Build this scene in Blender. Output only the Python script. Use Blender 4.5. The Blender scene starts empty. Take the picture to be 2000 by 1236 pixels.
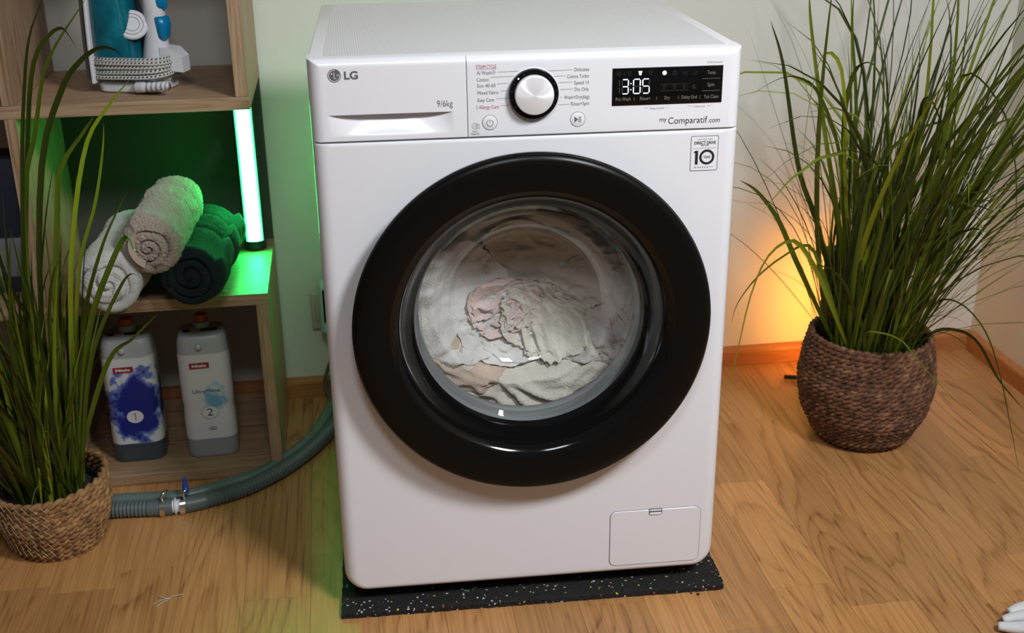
import bpy, bmesh, math, random
from mathutils import Vector, Matrix, noise as mnoise

random.seed(7)
SC = bpy.context.scene
COL = SC.collection
PI = math.pi

# ------------------------------------------------------------------ camera
cam_d = bpy.data.cameras.new('camera')
cam_d.sensor_fit = 'HORIZONTAL'
cam_d.sensor_width = 36.0
cam_d.lens = 2311.3 / 2000.0 * 36.0
cam_d.clip_start = 0.05
cam_d.dof.use_dof = True
cam_d.dof.focus_distance = 1.82
cam_d.dof.aperture_fstop = 6.3
cam = bpy.data.objects.new('camera', cam_d)
COL.objects.link(cam)
cam.location = (-0.25956, -1.59633, 1.15557)
cam.rotation_euler = (math.radians(67.82686), math.radians(0.63174), math.radians(-8.50422))
SC.camera = cam

# ------------------------------------------------------------------ world, lights, exposure
world = bpy.data.worlds.new('world')
SC.world = world
world.use_nodes = True
world.node_tree.nodes['Background'].inputs['Color'].default_value = (1.0, 0.99, 0.98, 1)
world.node_tree.nodes['Background'].inputs['Strength'].default_value = 0.075

def area_light(name, loc, target, sx, sy, power, color):
    l = bpy.data.lights.new(name, 'AREA')
    l.shape = 'RECTANGLE'; l.size = sx; l.size_y = sy
    l.energy = power; l.color = color
    l.spread = math.radians(105)
    o = bpy.data.objects.new(name, l)
    COL.objects.link(o)
    o.location = loc
    o.rotation_euler = (Vector(target) - Vector(loc)).to_track_quat('-Z', 'Y').to_euler()
    return o

area_light('ceiling_lamp_light', (-0.25, -1.75, 2.40), (-0.05, 0.2, 0.45), 0.50, 0.40, 5.4, (0.96, 0.98, 1.02))
area_light('ceiling_lamp_light', (0.98, -1.55, 2.35), (0.25, 0.1, 0.50), 0.50, 0.40, 20.5, (0.96, 0.98, 1.02))

SC.view_settings.view_transform = 'Standard'
SC.view_settings.look = 'None'
SC.view_settings.exposure = 0.0
SC.view_settings.gamma = 1.0
SC.view_settings.use_curve_mapping = False

# ------------------------------------------------------------------ material helpers
def new_mat(name):
    m = bpy.data.materials.new(name)
    m.use_nodes = True
    nt = m.node_tree
    return m, nt, nt.nodes['Principled BSDF']

def N(nt, t, **kw):
    n = nt.nodes.new(t)
    for k, v in kw.items():
        setattr(n, k, v)
    return n

def plain(name, col, rough=0.5, metal=0.0, bump=0.0, bscale=200.0, vary=0.0, spec=0.5, coat=0.0):
    """a procedural paint / plastic: slight noise in colour, optional bump"""
    m, nt, b = new_mat(name)
    b.inputs['Roughness'].default_value = rough
    b.inputs['Metallic'].default_value = metal
    b.inputs['Specular IOR Level'].default_value = spec
    b.inputs['Coat Weight'].default_value = coat
    b.inputs['Coat Roughness'].default_value = 0.08
    nz = N(nt, 'ShaderNodeTexNoise')
    nz.inputs['Scale'].default_value = bscale
    nz.inputs['Detail'].default_value = 3
    geo = N(nt, 'ShaderNodeNewGeometry')
    nt.links.new(geo.outputs['Position'], nz.inputs['Vector'])
    mix = N(nt, 'ShaderNodeMix', data_type='RGBA')
    c = Vector(col)
    mix.inputs[6].default_value = (*(c * (1 - vary)), 1)
    mix.inputs[7].default_value = (*[min(1, q * (1 + vary)) for q in c], 1)
    nt.links.new(nz.outputs['Fac'], mix.inputs[0])
    nt.links.new(mix.outputs[2], b.inputs['Base Color'])
    if bump:
        bp = N(nt, 'ShaderNodeBump')
        bp.inputs['Strength'].default_value = bump
        bp.inputs['Distance'].default_value = 0.002
        nt.links.new(nz.outputs['Fac'], bp.inputs['Height'])
        nt.links.new(bp.outputs['Normal'], b.inputs['Normal'])
    return m

def emit(name, col, strength):
    m, nt, b = new_mat(name)
    b.inputs['Base Color'].default_value = (0, 0, 0, 1)
    b.inputs['Emission Color'].default_value = (*col, 1)
    b.inputs['Emission Strength'].default_value = strength
    return m

def ramp(nt, stops):
    r = N(nt, 'ShaderNodeValToRGB')
    el = r.color_ramp.elements
    while len(el) < len(stops):
        el.new(0.5)
    for e, (p, c) in zip(el, stops):
        e.position = p
        e.color = (*c, 1) if len(c) == 3 else c
    return r

def math_node(nt, op, a, b=None, c=None):
    n = N(nt, 'ShaderNodeMath', operation=op)
    for i, v in enumerate((a, b, c)):
        if v is None:
            continue
        if isinstance(v, (int, float)):
            n.inputs[i].default_value = v
        else:
            nt.links.new(v, n.inputs[i])
    return n.outputs[0]

def wood(name, axis, dark, mid, light, ring=9.0, fine=260.0, stretch=0.10, rough=0.45, ringamt=0.5, scale=7.0, offset=True, tone=0.16, pore=0.42):
    """oak: contour lines of stretched noise (cathedral figure) plus fine pores along the grain axis"""
    m, nt, b = new_mat(name)
    b.inputs['Roughness'].default_value = rough
    geo = N(nt, 'ShaderNodeNewGeometry')
    info = N(nt, 'ShaderNodeObjectInfo')
    add = N(nt, 'ShaderNodeVectorMath', operation='MULTIPLY_ADD')
    comb = N(nt, 'ShaderNodeCombineXYZ')
    r10 = math_node(nt, 'MULTIPLY', info.outputs['Random'], 37.0 if offset else 0.0)
    r11 = math_node(nt, 'MULTIPLY', info.outputs['Random'], 91.0 if offset else 0.0)
    nt.links.new(r10, comb.inputs[0]); nt.links.new(r11, comb.inputs[1]); nt.links.new(r10, comb.inputs[2])
    sc = [1.0, 1.0, 1.0]; sc[axis] = stretch
    add.inputs[1].default_value = sc
    nt.links.new(geo.outputs['Position'], add.inputs[0])
    nt.links.new(comb.outputs[0], add.inputs[2])
    nz = N(nt, 'ShaderNodeTexNoise')
    nz.inputs['Scale'].default_value = scale
    nz.inputs['Detail'].default_value = 1.5
    nz.inputs['Roughness'].default_value = 0.4
    nt.links.new(add.outputs[0], nz.inputs['Vector'])
    # small wobble so that the rings are ragged
    wob = N(nt, 'ShaderNodeTexNoise')
    wob.inputs['Scale'].default_value = scale * 9
    wob.inputs['Detail'].default_value = 2
    nt.links.new(add.outputs[0], wob.inputs['Vector'])
    h = math_node(nt, 'MULTIPLY_ADD', wob.outputs['Fac'], 0.035, nz.outputs['Fac'])
    rg = math_node(nt, 'MULTIPLY', h, ring * 2.2)
    fr = math_node(nt, 'FRACT', rg)
    rings = ramp(nt, [(0.0, (0.85,)*3), (0.10, (0.15,)*3), (0.45, (0.0,)*3), (0.75, (0.25,)*3), (1.0, (1.0,)*3)])
    nt.links.new(fr, rings.inputs[0])
    # pores
    fs = [fine, fine, fine]; fs[axis] = fine * 0.02
    mp = N(nt, 'ShaderNodeVectorMath', operation='MULTIPLY')
    mp.inputs[1].default_value = fs
    nt.links.new(geo.outputs['Position'], mp.inputs[0])
    pn = N(nt, 'ShaderNodeTexNoise')
    pn.inputs['Scale'].default_value = 1.0
    pn.inputs['Detail'].default_value = 3
    nt.links.new(mp.outputs[0], pn.inputs['Vector'])
    pr = ramp(nt, [(0.38, (0.0,)*3), (0.68, (1.0,)*3)])
    nt.links.new(pn.outputs['Fac'], pr.inputs[0])
    ra = math_node(nt, 'MULTIPLY_ADD', math_node(nt, 'FRACT', math_node(nt, 'MULTIPLY', info.outputs['Random'], 7.3)), ringamt*1.3, ringamt*0.35)
    fac0 = math_node(nt, 'MULTIPLY', rings.outputs['Color'], ra)
    fac = math_node(nt, 'MULTIPLY_ADD', pr.outputs['Color'], pore, fac0)
    cr = ramp(nt, [(0.0, light), (0.45, mid), (1.0, dark)])
    nt.links.new(fac, cr.inputs[0])
    # plank tone
    hs = N(nt, 'ShaderNodeHueSaturation')
    val = math_node(nt, 'MULTIPLY_ADD', info.outputs['Random'], tone if offset else 0.0, 1.0 - tone * 0.5)
    nt.links.new(val, hs.inputs['Value'])
    nt.links.new(cr.outputs['Color'], hs.inputs['Color'])
    nt.links.new(hs.outputs['Color'], b.inputs['Base Color'])
    bp = N(nt, 'ShaderNodeBump')
    bp.inputs['Strength'].default_value = 0.12
    bp.inputs['Distance'].default_value = 0.001
    bp.invert = True
    nt.links.new(fac, bp.inputs['Height'])
    nt.links.new(bp.outputs['Normal'], b.inputs['Normal'])
    return m

# ------------------------------------------------------------------ mesh helpers
def mesh_obj(name, verts, faces, mat=None, parent=None, smooth=False, uvs=None):
    me = bpy.data.meshes.new(name)
    me.from_pydata([tuple(v) for v in verts], [], faces)
    if uvs is not None:
        ul = me.uv_layers.new(name='uv')
        for p in me.polygons:
            for li in p.loop_indices:
                ul.data[li].uv = uvs[me.loops[li].vertex_index]
    me.update()
    if smooth:
        me.polygons.foreach_set('use_smooth', [True] * len(me.polygons))
    if mat:
        me.materials.append(mat)
    o = bpy.data.objects.new(name, me)
    COL.objects.link(o)
    if parent:
        o.parent = parent
    return o

def bm_obj(name, bm, mat=None, parent=None, smooth=False, autosmooth=None):
    bmesh.ops.recalc_face_normals(bm, faces=bm.faces)
    me = bpy.data.meshes.new(name)
    bm.to_mesh(me); bm.free()
    if smooth:
        me.polygons.foreach_set('use_smooth', [True] * len(me.polygons))
    if autosmooth is not None:
        me.polygons.foreach_set('use_smooth', [True] * len(me.polygons))
        me.set_sharp_from_angle(angle=autosmooth)
    if mat:
        me.materials.append(mat)
    o = bpy.data.objects.new(name, me)
    COL.objects.link(o)
    if parent:
        o.parent = parent
    return o

def empty(name, loc=(0, 0, 0), rz=0.0):
    o = bpy.data.objects.new(name, None)
    COL.objects.link(o)
    o.location = loc
    o.rotation_euler = (0, 0, rz)
    return o

def tag(o, label=None, cat=None, group=None, kind=None):
    if label: o['label'] = label
    if cat: o['category'] = cat
    if group: o['group'] = group
    if kind: o['kind'] = kind
    return o

def box_bm(x0, x1, y0, y1, z0, z1, bev=0.0, seg=2):
    bm = bmesh.new()
    bmesh.ops.create_cube(bm, size=1.0)
    bmesh.ops.scale(bm, vec=(x1 - x0, y1 - y0, z1 - z0), verts=bm.verts)
    bmesh.ops.translate(bm, vec=((x0 + x1) / 2, (y0 + y1) / 2, (z0 + z1) / 2), verts=bm.verts)
    if bev:
        bmesh.ops.bevel(bm, geom=bm.edges[:], offset=bev, segments=seg, profile=0.5, affect='EDGES')
    return bm

def box(name, x0, x1, y0, y1, z0, z1, mat, parent=None, bev=0.0, seg=2):
    return bm_obj(name, box_bm(x0, x1, y0, y1, z0, z1, bev, seg), mat, parent, autosmooth=math.radians(40) if bev else None)

def lathe_data(profile, seg=64, axis='Z', c=(0, 0, 0), close=False):
    """profile: list of (r, h)"""
    vs, fs = [], []
    n = len(profile)
    for (r, h) in profile:
        for k in range(seg):
            t = 2 * PI * k / seg
            if axis == 'Z':
                vs.append((c[0] + r * math.cos(t), c[1] + r * math.sin(t), c[2] + h))
            else:
                vs.append((c[0] + r * math.cos(t), c[1] + h, c[2] + r * math.sin(t)))
    for i in range(n - 1 if not close else n):
        j = (i + 1) % n
        for k in range(seg):
            l = (k + 1) % seg
            fs.append((i * seg + k, i * seg + l, j * seg + l, j * seg + k))
    return vs, fs

def lathe(name, profile, mat, parent=None, seg=64, axis='Z', c=(0, 0, 0), close=False, cap=False, sharp=35):
    vs, fs = lathe_data(profile, seg, axis, c, close)
    if cap:
        n = len(profile)
        fs.append(tuple(range(seg)))
        fs.append(tuple((n - 1) * seg + k for k in range(seg)))
    bm = bmesh.new()
    me = bpy.data.meshes.new('tmp')
    me.from_pydata(vs, [], fs)
    bm.from_mesh(me)
    bpy.data.meshes.remove(me)
    bmesh.ops.remove_doubles(bm, verts=bm.verts, dist=1e-6)
    return bm_obj(name, bm, mat, parent, autosmooth=math.radians(sharp))

def catmull(pts, n):
    """n samples through the control points"""
    P = [Vector(p) for p in pts]
    P = [P[0] * 2 - P[1]] + P + [P[-1] * 2 - P[-2]]
    out = []
    segs = len(P) - 3
    for i in range(n):
        u = i / (n - 1) * segs
        k = min(int(u), segs - 1); t = u - k
        a, b, c, d = P[k], P[k + 1], P[k + 2], P[k + 3]
        out.append(0.5 * ((2 * b) + (c - a) * t + (2 * a - 5 * b + 4 * c - d) * t * t + (3 * b - a - 3 * c + d) * t ** 3))
    return out

def tube_data(path, radius, seg=10, cap=True, base=0, squash=None):
    """path: list of Vectors, radius: number or list"""
    vs, fs, uv = [], [], []
    n = len(path)
    rad = radius if isinstance(radius, (list, tuple)) else [radius] * n
    up = Vector((0, 0, 1))
    t0 = (path[1] - path[0]).normalized()
    if abs(t0.dot(up)) > 0.95:
        up = Vector((0, 1, 0))
    nrm = (up - t0 * up.dot(t0)).normalized()
    L = 0.0
    for i in range(n):
        t = (path[min(i + 1, n - 1)] - path[max(i - 1, 0)]).normalized()
        nrm = (nrm - t * nrm.dot(t)).normalized()
        bn = t.cross(nrm)
        if i:
            L += (path[i] - path[i - 1]).length
        for k in range(seg):
            a = 2 * PI * k / seg
            off = nrm * math.cos(a) * (squash or 1.0) + bn * math.sin(a)
            vs.append(path[i] + off * rad[i])
            uv.append((L, k / seg))
    for i in range(n - 1):
        for k in range(seg):
            l = (k + 1) % seg
            fs.append((base + i * seg + k, base + i * seg + l, base + (i + 1) * seg + l, base + (i + 1) * seg + k))
    if cap:
        fs.append(tuple(base + k for k in reversed(range(seg))))
        fs.append(tuple(base + (n - 1) * seg + k for k in range(seg)))
    return vs, fs, uv

def tube(name, path, radius, mat, parent=None, seg=10, cap=True, squash=None):
    vs, fs, uv = tube_data([Vector(p) for p in path], radius, seg, cap, 0, squash)
    return mesh_obj(name, vs, fs, mat, parent, smooth=True, uvs=uv)

def rrect(w, h, r, n=6):
    """rounded rectangle outline centred on 0, counter-clockwise"""
    pts = []
    for cx, cy, a0 in ((w/2-r, h/2-r, 0), (-w/2+r, h/2-r, 90), (-w/2+r, -h/2+r, 180), (w/2-r, -h/2+r, 270)):
        for i in range(n + 1):
            a = math.radians(a0 + 90 * i / n)
            pts.append((cx + r * math.cos(a), cy + r * math.sin(a)))
    return pts

def loft(name, rings, mat, parent=None, cap=True, sharp=40):
    n = len(rings[0])
    vs = [p for r in rings for p in r]
    fs = []
    for i in range(len(rings) - 1):
        for k in range(n):
            l = (k + 1) % n
            fs.append((i*n+k, i*n+l, (i+1)*n+l, (i+1)*n+k))
    if cap:
        fs.append(tuple(reversed(range(n))))
        fs.append(tuple((len(rings)-1)*n+k for k in range(n)))
    bm = bmesh.new()
    me = bpy.data.meshes.new('tmp'); me.from_pydata([tuple(v) for v in vs], [], fs)
    bm.from_mesh(me); bpy.data.meshes.remove(me)
    return bm_obj(name, bm, mat, parent, autosmooth=math.radians(sharp))

# flat print on an x-z plane (facing -y) -----------------------------------
_font_cache = {}
def text_geo(s, bold=0.0):
    key = (s, bold)
    if key not in _font_cache:
        cu = bpy.data.curves.new('txt', 'FONT')
        cu.body = s; cu.size = 1.0; cu.fill_mode = 'FRONT'; cu.resolution_u = 4
        cu.offset = bold
        o = bpy.data.objects.new('txt', cu)
        COL.objects.link(o)
        dg = bpy.context.evaluated_depsgraph_get()
        dg.update()
        me = bpy.data.meshes.new_from_object(o.evaluated_get(dg))
        vs = [tuple(v.co) for v in me.vertices]
        fs = [tuple(p.vertices) for p in me.polygons]
        bpy.data.objects.remove(o); bpy.data.curves.remove(cu); bpy.data.meshes.remove(me)
        _font_cache[key] = (vs, fs)
    return _font_cache[key]

CAP = 0.0
def text_flat(s, x0, x1, zb, cap, bold=0.0):
    """text from x0 to x1, base line at zb, capital height cap -> (verts2d, faces)"""
    global CAP
    if not CAP:
        CAP = max(v[1] for v in text_geo('H')[0])
    vs, fs = text_geo(s, bold)
    xa = min(v[0] for v in vs); xb = max(v[0] for v in vs)
    kx = (x1 - x0) / (xb - xa); ky = cap / CAP
    return [(x0 + (v[0] - xa) * kx, zb + v[1] * ky) for v in vs], fs

def stroke_flat(pts, w, closed=False):
    vs, fs = [], []
    n = len(pts)
    P = [Vector((p[0], p[1])) for p in pts]
    for i in range(n):
        a = P[(i - 1) % n] if (closed or i > 0) else P[i]
        b = P[(i + 1) % n] if (closed or i < n - 1) else P[i]
        t = (b - a)
        t = t.normalized() if t.length > 1e-9 else Vector((1, 0))
        nn = Vector((-t.y, t.x)) * w / 2
        vs += [tuple(P[i] + nn), tuple(P[i] - nn)]
    for i in range(n if closed else n - 1):
        j = (i + 1) % n
        fs.append((2*i, 2*i+1, 2*j+1, 2*j))
    return vs, fs

def arc(cx, cz, r, a0, a1, n=24):
    return [(cx + r*math.cos(math.radians(a0+(a1-a0)*i/n)), cz + r*math.sin(math.radians(a0+(a1-a0)*i/n))) for i in range(n+1)]

def print_obj(name, pieces, y, mat, parent, to3d=None):
    """pieces: list of (verts2d, faces) laid on the plane at depth y, facing -y"""
    vs, fs = [], []
    for v2, f in pieces:
        b = len(vs)
        vs += [(p[0], y, p[1]) for p in v2] if to3d is None else [to3d(p) for p in v2]
        fs += [tuple(b + i for i in q) for q in f]
    return mesh_obj(name, vs, fs, mat, parent)

# ------------------------------------------------------------------ materials
M = {}
M['wall'] = plain('wall_paint', (0.655, 0.645, 0.58), 0.75, bump=0.05, bscale=120, vary=0.02)
M['floor'] = wood('oak_floor', 1, (0.18, 0.072, 0.020), (0.40, 0.190, 0.063), (0.50, 0.250, 0.090), ring=9.0, fine=230, rough=0.38, ringamt=0.36, scale=6.5, stretch=0.14, tone=0.30, pore=0.50)
M['baseboard'] = wood('oak_baseboard', 0, (0.24, 0.085, 0.025), (0.36, 0.135, 0.04), (0.42, 0.17, 0.055), rough=0.4, ringamt=0.25)
M['lam_x'] = wood('oak_laminate_x', 0, (0.13, 0.068, 0.033), (0.30, 0.185, 0.102), (0.42, 0.28, 0.17), ring=12, fine=330, scale=16, stretch=0.05, rough=0.5, ringamt=0.42, tone=0.06)
M['lam_z'] = wood('oak_laminate_z', 2, (0.13, 0.068, 0.033), (0.30, 0.185, 0.102), (0.42, 0.28, 0.17), ring=12, fine=330, scale=16, stretch=0.05, rough=0.5, ringamt=0.42, tone=0.06)
M['white'] = plain('white_enamel', (0.76, 0.76, 0.785), 0.28, spec=0.5, vary=0.004, bscale=30)
M['sidewhite'] = plain('white_side_enamel', (0.74, 0.74, 0.76), 0.55, spec=0.3)
M['panelwhite'] = plain('white_gloss_plastic', (0.78, 0.78, 0.81), 0.20, spec=0.5, vary=0.004, bscale=30)
M['black'] = plain('gloss_black', (0.004, 0.004, 0.004), 0.10, spec=0.35, vary=0.0)
M['blackring'] = plain('satin_black', (0.0045, 0.004, 0.0035), 0.28, spec=0.16)
M['blackmatte'] = plain('matte_black', (0.012, 0.012, 0.012), 0.6)
M['ink'] = plain('grey_print', (0.11, 0.11, 0.12), 0.6)
M['inklight'] = plain('light_grey_print', (0.30, 0.30, 0.31), 0.6)
M['inkblack'] = plain('black_print', (0.012, 0.012, 0.014), 0.5)
M['inkred'] = plain('red_print', (0.42, 0.05, 0.10), 0.6)
M['dispink'] = emit('display_print', (0.55, 0.55, 0.56), 0.33)
M['dispdim'] = emit('display_print_dim', (0.5, 0.5, 0.52), 0.09)
M['led'] = emit('display_led', (0.80, 0.86, 1.0), 3.0)
M['seam'] = plain('seam_shadow_gap', (0.10, 0.10, 0.11), 0.8)
M['steel'] = plain('drum_steel', (0.45, 0.44, 0.42), 0.32, metal=1.0, vary=0.05)
M['rubbergrey'] = plain('grey_rubber', (0.17, 0.17, 0.175), 0.55, vary=0.05, bscale=40)
M['chrome'] = plain('bright_metal', (0.75, 0.72, 0.66), 0.18, metal=1.0)

# knob cap: radially brushed
m, nt, b = new_mat('brushed_knob')
b.inputs['Base Color'].default_value = (0.88, 0.88, 0.88, 1)
b.inputs['Metallic'].default_value = 0.30
b.inputs['Roughness'].default_value = 0.38
b.inputs['Anisotropic'].default_value = 0.9
tn = N(nt, 'ShaderNodeTangent', direction_type='RADIAL', axis='Y')
nt.links.new(tn.outputs[0], b.inputs['Tangent'])
M['knob'] = m

# ribbed lid
m, nt, b = new_mat('ribbed_lid')
b.inputs['Base Color'].default_value = (0.66, 0.66, 0.66, 1)
b.inputs['Roughness'].default_value = 0.4
geo = N(nt, 'ShaderNodeNewGeometry')
wv = N(nt, 'ShaderNodeTexWave', wave_type='BANDS', bands_direction='X', wave_profile='SIN')
wv.inputs['Scale'].default_value = 90.0
wv.inputs['Distortion'].default_value = 0.6
wv.inputs['Detail'].default_value = 1.0
wv.inputs['Detail Scale'].default_value = 0.3
nt.links.new(geo.outputs['Position'], wv.inputs['Vector'])
bp = N(nt, 'ShaderNodeBump')
bp.inputs['Strength'].default_value = 0.25
bp.inputs['Distance'].default_value = 0.0008
nt.links.new(wv.outputs['Fac'], bp.inputs['Height'])
nt.links.new(bp.outputs['Normal'], b.inputs['Normal'])
M['lid'] = m

# clear door glass
m = bpy.data.materials.new('door_glass'); m.use_nodes = True
nt = m.node_tree; nt.nodes.clear()
out = N(nt, 'ShaderNodeOutputMaterial')
mixs = N(nt, 'ShaderNodeMixShader')
tr = N(nt, 'ShaderNodeBsdfTransparent'); tr.inputs[0].default_value = (0.93, 0.95, 0.95, 1)
gl = N(nt, 'ShaderNodeBsdfGlossy'); gl.inputs['Roughness'].default_value = 0.03
fr = N(nt, 'ShaderNodeFresnel'); fr.inputs[0].default_value = 1.35
nt.links.new(math_node(nt, 'MINIMUM', fr.outputs[0], 0.16), mixs.inputs[0]); nt.links.new(tr.outputs[0], mixs.inputs[1]); nt.links.new(gl.outputs[0], mixs.inputs[2])
nt.links.new(mixs.outputs[0], out.inputs[0])
M['glass'] = m

# rubber granulate mat
m, nt, b = new_mat('rubber_granulate')
b.inputs['Roughness'].default_value = 0.85
geo = N(nt, 'ShaderNodeNewGeometry')
vo = N(nt, 'ShaderNodeTexVoronoi', feature='F1'); vo.inputs['Scale'].default_value = 230.0
wb = N(nt, 'ShaderNodeTexNoise'); wb.inputs['Scale'].default_value = 260.0
nt.links.new(geo.outputs['Position'], wb.inputs['Vector'])
va = N(nt, 'ShaderNodeVectorMath', operation='MULTIPLY_ADD'); va.inputs[1].default_value = (0.005,)*3
nt.links.new(wb.outputs['Color'], va.inputs[0]); nt.links.new(geo.outputs['Position'], va.inputs[2])
nt.links.new(va.outputs[0], vo.inputs['Vector'])
sep = N(nt, 'ShaderNodeSeparateColor'); nt.links.new(vo.outputs['Color'], sep.inputs[0])
speck = math_node(nt, 'GREATER_THAN', sep.outputs[0], 0.90)
near = math_node(nt, 'LESS_THAN', vo.outputs['Distance'], 0.42)
fac = math_node(nt, 'MULTIPLY', speck, near)
crs = ramp(nt, [(0.0, (0.55, 0.55, 0.5)), (0.4, (0.5, 0.32, 0.16)), (0.55, (0.6, 0.5, 0.05)), (0.68, (0.1, 0.5, 0.36)), (0.80, (0.5, 0.06, 0.05)), (0.9, (0.08, 0.25, 0.45)), (0.95, (0.6, 0.6, 0.6))])
crs.color_ramp.interpolation = 'CONSTANT'
nt.links.new(sep.outputs[1], crs.inputs[0])
mx = N(nt, 'ShaderNodeMix', data_type='RGBA'); mx.inputs[6].default_value = (0.007, 0.007, 0.007, 1)
nt.links.new(fac, mx.inputs[0]); nt.links.new(crs.outputs['Color'], mx.inputs[7]); nt.links.new(mx.outputs[2], b.inputs['Base Color'])
bp = N(nt, 'ShaderNodeBump'); bp.inputs['Strength'].default_value = 0.8; bp.inputs['Distance'].default_value = 0.003
nt.links.new(vo.outputs['Distance'], bp.inputs['Height']); nt.links.new(bp.outputs['Normal'], b.inputs['Normal'])
M['mat'] = m

# ------------------------------------------------------------------ setting
WALL_Y = 0.83; WALL_X = 1.203
floor = box('floor', -2.2, WALL_X + 0.1, -2.2, WALL_Y + 0.1, -0.03, -0.012, M['floor'])
tag(floor, 'oak strip parquet floor with warm brown grain', None, None, 'structure')
PW = 0.1075
known = {  # end joints seen in the photograph, by strip index from the edge at x = 0.286
    3: [0.30, 0.087, -0.42], 2: [0.539, -0.105, -0.5], -9: [0.19, -0.33], 6: [0.32, -0.25], -2: [-0.038, 0.4, -0.45], 0: [-0.135, 0.35, -0.6], 4: [-0.135, 0.62, -0.55], -1: [0.28, -0.3],
}
rp = random.Random(3)
k0 = math.floor((-1.55 - 0.286) / PW)
k1 = math.ceil((WALL_X - 0.286) / PW)
for k in range(k0, k1):
    xa = 0.286 + k * PW; xb = min(xa + PW, WALL_X)
    if k in known:
        ys = sorted(known[k])
    else:
        ys = []
        y = -1.25 + rp.uniform(0.05, 0.35)
        while y < WALL_Y - 0.08:
            ys.append(y); y += rp.uniform(0.30, 0.62)
    ys = [-1.25] + [q for q in ys if -1.2 < q < WALL_Y - 0.03] + [WALL_Y]
    if ys[1] - ys[0] > 0.75:
        ys.insert(1, ys[0] + 0.4)
    for ya, yb in zip(ys[:-1], ys[1:]):
        dz = rp.uniform(-0.00025, 0.0)
        g = 0.00018
        b0 = 0.0002
        v = []
        for zz, ins in ((-0.012, 0.0), (-b0 + dz, 0.0), (dz, 0.00005)):
            for sx, sy in ((0, 0), (1, 0), (1, 1), (0, 1)):
                v.append(((xa + g + ins) if sx == 0 else (xb - g - ins), (ya + g + ins) if sy == 0 else (yb - g - ins), zz))
        f = [(0, 1, 5, 4), (1, 2, 6, 5), (2, 3, 7, 6), (3, 0, 4, 7), (4, 5, 9, 8), (5, 6, 10, 9), (6, 7, 11, 10), (7, 4, 8, 11), (8, 9, 10, 11)]
        mesh_obj('plank', v, f, M['floor'], floor)

wall_back = box('wall_back', -2.2, WALL_X + 0.1, WALL_Y, WALL_Y + 0.1, -0.012, 2.6, M['wall'])
tag(wall_back, 'off-white painted wall behind the washing machine', kind='structure')
wall_right = box('wall_right', WALL_X, WALL_X + 0.1, -2.2, WALL_Y, -0.012, 2.6, M['wall'])
tag(wall_right, 'off-white painted side wall behind the tall grass', kind='structure')

def baseboard(name, p0, p1, nx, ny):
    """profile swept from p0 to p1, (nx, ny) points into the room"""
    prof = [(0, 0), (0.015, 0), (0.015, 0.034), (0.0135, 0.039), (0.009, 0.043), (0.003, 0.0455), (0, 0.046)]
    vs, fs = [], []
    for p in (p0, p1):
        for d, z in prof:
            vs.append((p[0] + nx * d, p[1] + ny * d, z))
    n = len(prof)
    for i in range(n):
        j = (i + 1) % n
        fs.append((i, j, n + j, n + i))
    fs += [tuple(range(n)), tuple(range(n, 2 * n))]
    o = mesh_obj(name, vs, fs, M['baseboard'])
    return o
tag(baseboard('baseboard_back', (-2.2, WALL_Y), (WALL_X, WALL_Y), 0, -1), 'reddish oak skirting board along the back wall', kind='structure')
tag(baseboard('baseboard_right', (WALL_X, -2.2), (WALL_X, WALL_Y - 0.015), -1, 0), 'reddish oak skirting board along the side wall', kind='structure')

# ------------------------------------------------------------------ rubber mat
def make_mat():
    rz = math.radians(-2.0)
    pts = []
    rr = random.Random(5)
    x0, x1, y0, y1 = -0.309, 0.317, -0.018, 0.585
    def side(a, b, n):
        for i in range(n):
            t = i / n
            pts.append((a[0] + (b[0]-a[0])*t + rr.uniform(-.0008, .0008), a[1] + (b[1]-a[1])*t + rr.uniform(-.0008, .0008)))
    c = 0.006
    side((x0, y0), (x1 - c, y0), 120); side((x1 - c, y0), (x1, y0 + c), 3); side((x1, y0 + c), (x1, y1), 90); side((x1, y1), (x0, y1), 60); side((x0, y1), (x0, y0), 90)
    n = len(pts)
    vs = [(p[0], p[1], 0.0) for p in pts] + [(p[0], p[1], 0.0085) for p in pts]
    vs += [(p[0] * 0.996, (p[1] - 0.28) * 0.996 + 0.28, 0.0098) for p in pts]
    fs = []
    for a in (0, n):
        for i in range(n):
            j = (i + 1) % n
            fs.append((a + i, a + j, a + n + j, a + n + i))
    fs.append(tuple(range(2 * n, 3 * n)))
    o = mesh_obj('rubber_mat', vs, fs, M['mat'])
    o.rotation_euler = (0, 0, rz)
    tag(o, 'black recycled rubber mat with coloured flecks under the washing machine', 'mat')
make_mat()

# ------------------------------------------------------------------ washing machine
W = empty('washing_machine', (0, 0, 0.03), math.radians(-2.0))
tag(W, 'white front-loading washing machine with big black round door full of laundry', 'washing machine')
ZB, ZP, ZT = 0.0036, 0.7377, 0.85
DC = 0.4615     # door centre height

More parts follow.
